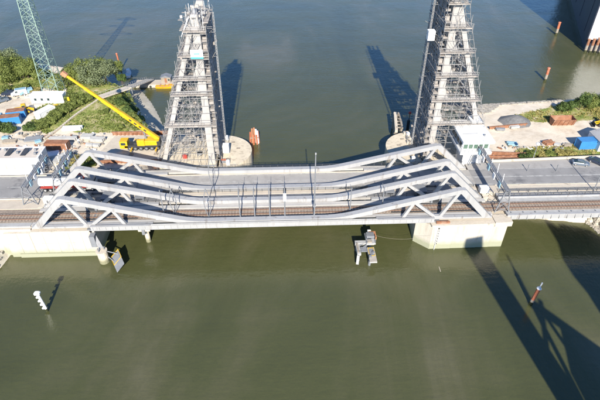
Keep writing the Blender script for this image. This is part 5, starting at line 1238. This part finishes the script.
for i, (px, py_, R, Hc, m, lab) in enumerate([
    (33, 130, 3.0, 2.2, M_L3, 'dark hedge bush at the left end of the hedge'), (41, 128, 3.0, 2.4, M_L1, 'hedge bush second from the left end'), (48, 124, 3.0, 2.4, M_L1, 'hedge bush right of the angled white container'), (55, 119, 3.0, 2.4, M_L1, 'hedge bush in the middle of the diagonal hedge'),
    (62, 114, 3.0, 2.4, M_L1, 'hedge bush just below the long white container'), (70, 109, 3.0, 2.6, M_L1, 'hedge bush right of the yellow tank'), (78, 105, 3.0, 2.6, M_L1, 'hedge bush near the top of the diagonal hedge'), (72, 100, 3.0, 2.4, M_L1, 'bush right of the long white container'), (86, 101, 3.0, 2.4, M_L1, 'topmost bush of the diagonal hedge'),
    (112, 104, 3.0, 2.6, M_L1, 'bush below the gangway, left one'), (122, 104, 3.0, 2.8, M_L3, 'dark bush below the gangway beside the beach'), (132, 112, 3.0, 2.4, M_L3, 'dark bush on the beach edge under the boom'), (140, 122, 2.0, 1.8, M_L1, 'lowest bush on the beach edge above the crane'), (128, 121, 3.0, 2.0, M_L1, 'bush on the slope just above the crane boom'), (104, 113, 2.0, 1.2, M_L1, 'low bush in the meadow under the boom'), (118, 129, 2.0, 1.4, M_L1, 'low bush above the crane cab'),
    (4, 131, 3.0, 2.2, M_L3, 'dark bush in front of the blue containers'), (12, 132, 2.0, 1.8, M_L3, 'small dark bush right of the one before the blue containers'), (-6, 130, 3.0, 2.4, M_L3, 'dark bush at the left edge before the blue containers'),
    (22, 90, 3.0, 2.2, M_L1, 'bush behind the parked vans'), (5, 92, 3.0, 2.0, M_L1, 'bush behind the dark parked car'), (36, 92, 2.0, 1.6, M_L4, 'yellowish bush at the pylon\'s left foot'),
    (72, 164, 3.0, 2.6, M_L4, 'yellow green bush in the gap beside the depot building'), (88, 165, 3.0, 2.4, M_L1, 'bush seen under the far truss peak'), (67, 170, 2.0, 1.8, M_L1, 'small bush by the left gantry')]):
    tree(px, py_, R, Hc, m, lab, group='bank bushes', name='bush', n=2600, ls=.2, cat='bush')
for i, (px, py_, R, Hc, m, lab) in enumerate([
    (523, 160, 2.0, 2.2, M_L3, 'dark bush behind the right parapet, left end'), (530, 157, 2.0, 2.2, M_L1, 'bush behind the right parapet left of the lamp'), (540, 157, 2.0, 1.8, M_L4, 'yellow green bush right of the round-headed lamp'), (549, 156, 2.0, 1.6, M_L1, 'bush behind the right parapet, middle'), (560, 155, 2.0, 1.4, M_L4, 'yellow green low bush left of the blue container'), (570, 155, 2.0, 1.2, M_L4, 'low bush in front of the blue container'),
    (561, 112, 2.0, 4.0, M_L3, 'small dark shore tree, leftmost of the row'), (568, 111, 2.0, 4.4, M_L3, 'dark shore tree, second from left'), (579, 110, 3.0, 6.0, M_L3, 'tall shore tree, middle of the row'), (588, 108, 3.0, 6.0, M_L1, 'tallest green shore tree right of the middle'), (597, 107, 3.0, 5.0, M_L3, 'shore tree by the right edge'), (606, 108, 3.0, 4.0, M_L3, 'shore tree cut by the right edge')]):
    tree(px, py_, R, Hc, m, lab, group='right bank bushes', name='shore_bush', n=3200, ls=.2, cat='bush')
# rough grass
def grass(name, poly, n, h, m, label):
    b = MB(); xs = [p[0] for p in poly]; ys = [p[1] for p in poly]; k_ = 0
    sh_ = LSH if xs[0] < 0 else RSH
    while k_ < n:
        x, y = ru(max(min(xs),-150), min(max(xs),150)), ru(min(ys), max(ys))
        if not inpoly(x, y, poly) or not inpoly(x, y, sh_): k_ += .2; continue
        if noise.noise(Vector((x*.14, y*.14, 4)))+ru(-.3,.3) < -.12: k_ += .3; continue
        k_ += 1; z = zbank(sh_, 5.0)(x, y)
        for _ in range(3):
            a = ru(0, 6.28); w_ = ru(.10,.28); hh = h*ru(.5,1.3); dx, dy = cos(a)*w_, sin(a)*w_; lx, ly = ru(-.3,.3), ru(-.3,.3); o = len(b.v)
            b.v += [(x-dx,y-dy,z-.05),(x+dx,y+dy,z-.05),(x+dx*.4+lx,y+dy*.4+ly,z+hh),(x-dx*.6+lx,y-dy*.6+ly,z+hh*.9)]; b.f.append((o,o+1,o+2,o+3))
    o = b.build(name, m, kind='leaf'); o['kind'] = 'stuff'; return tag(o, label, 'grass')
grass('rough_grass', GRL, 9000, .40, M_L1, 'rough green grass on the left bank')
grass('rough_grass', GRR, 2200, .35, M_L4, 'dry yellow green grass strip behind the right parapet')
grass('rough_grass', GRR2, 3500, .4, M_L4, 'dry grass along the right far shore')

# loose site debris
random.seed(33)
def debris(poly, n, label):
    groups = {}
    for _ in range(n):
        x, y = ru(min(p[0] for p in poly), max(p[0] for p in poly)), ru(min(p[1] for p in poly), max(p[1] for p in poly))
        if not inpoly(x, y, poly): continue
        a = ru(0, pi); l_, w_, h_ = ru(.3, 1.6), ru(.08, .5), ru(.08, .45); d = Vector((cos(a), sin(a), 0))*l_/2
        groups.setdefault(random.choice([M_TIMB, M_GREYC, M_RUST, M_STEELD, M_PLANK, M_WHITE]), MB()).beam(Vector((x, y, 6.05+h_/2))-d, Vector((x, y, 6.05+h_/2))+d, w_, h_)
    for m, b in groups.items():
        tag(b.build('site_debris', m, kind='stuff'), label, 'debris')
debris([P(*q, 6)[:2] for q in [(0,134),(50,133),(108,134),(100,150),(75,152),(48,148),(0,147)]], 150, 'loose boards and scrap strewn over the left yard')
debris([P(*q, 6)[:2] for q in [(44,152),(75,152),(80,168),(50,172)]], 70, 'loose boards and scrap between the depot building and the far truss')
debris([P(*q, 6)[:2] for q in [(495,146),(575,142),(575,150),(500,149)]], 60, 'loose scrap along the near side of the sandy lot')
debris([P(*q, 6)[:2] for q in [(0,94),(30,91),(30,99),(0,104)]], 30, 'loose scrap at the back of the left yard')
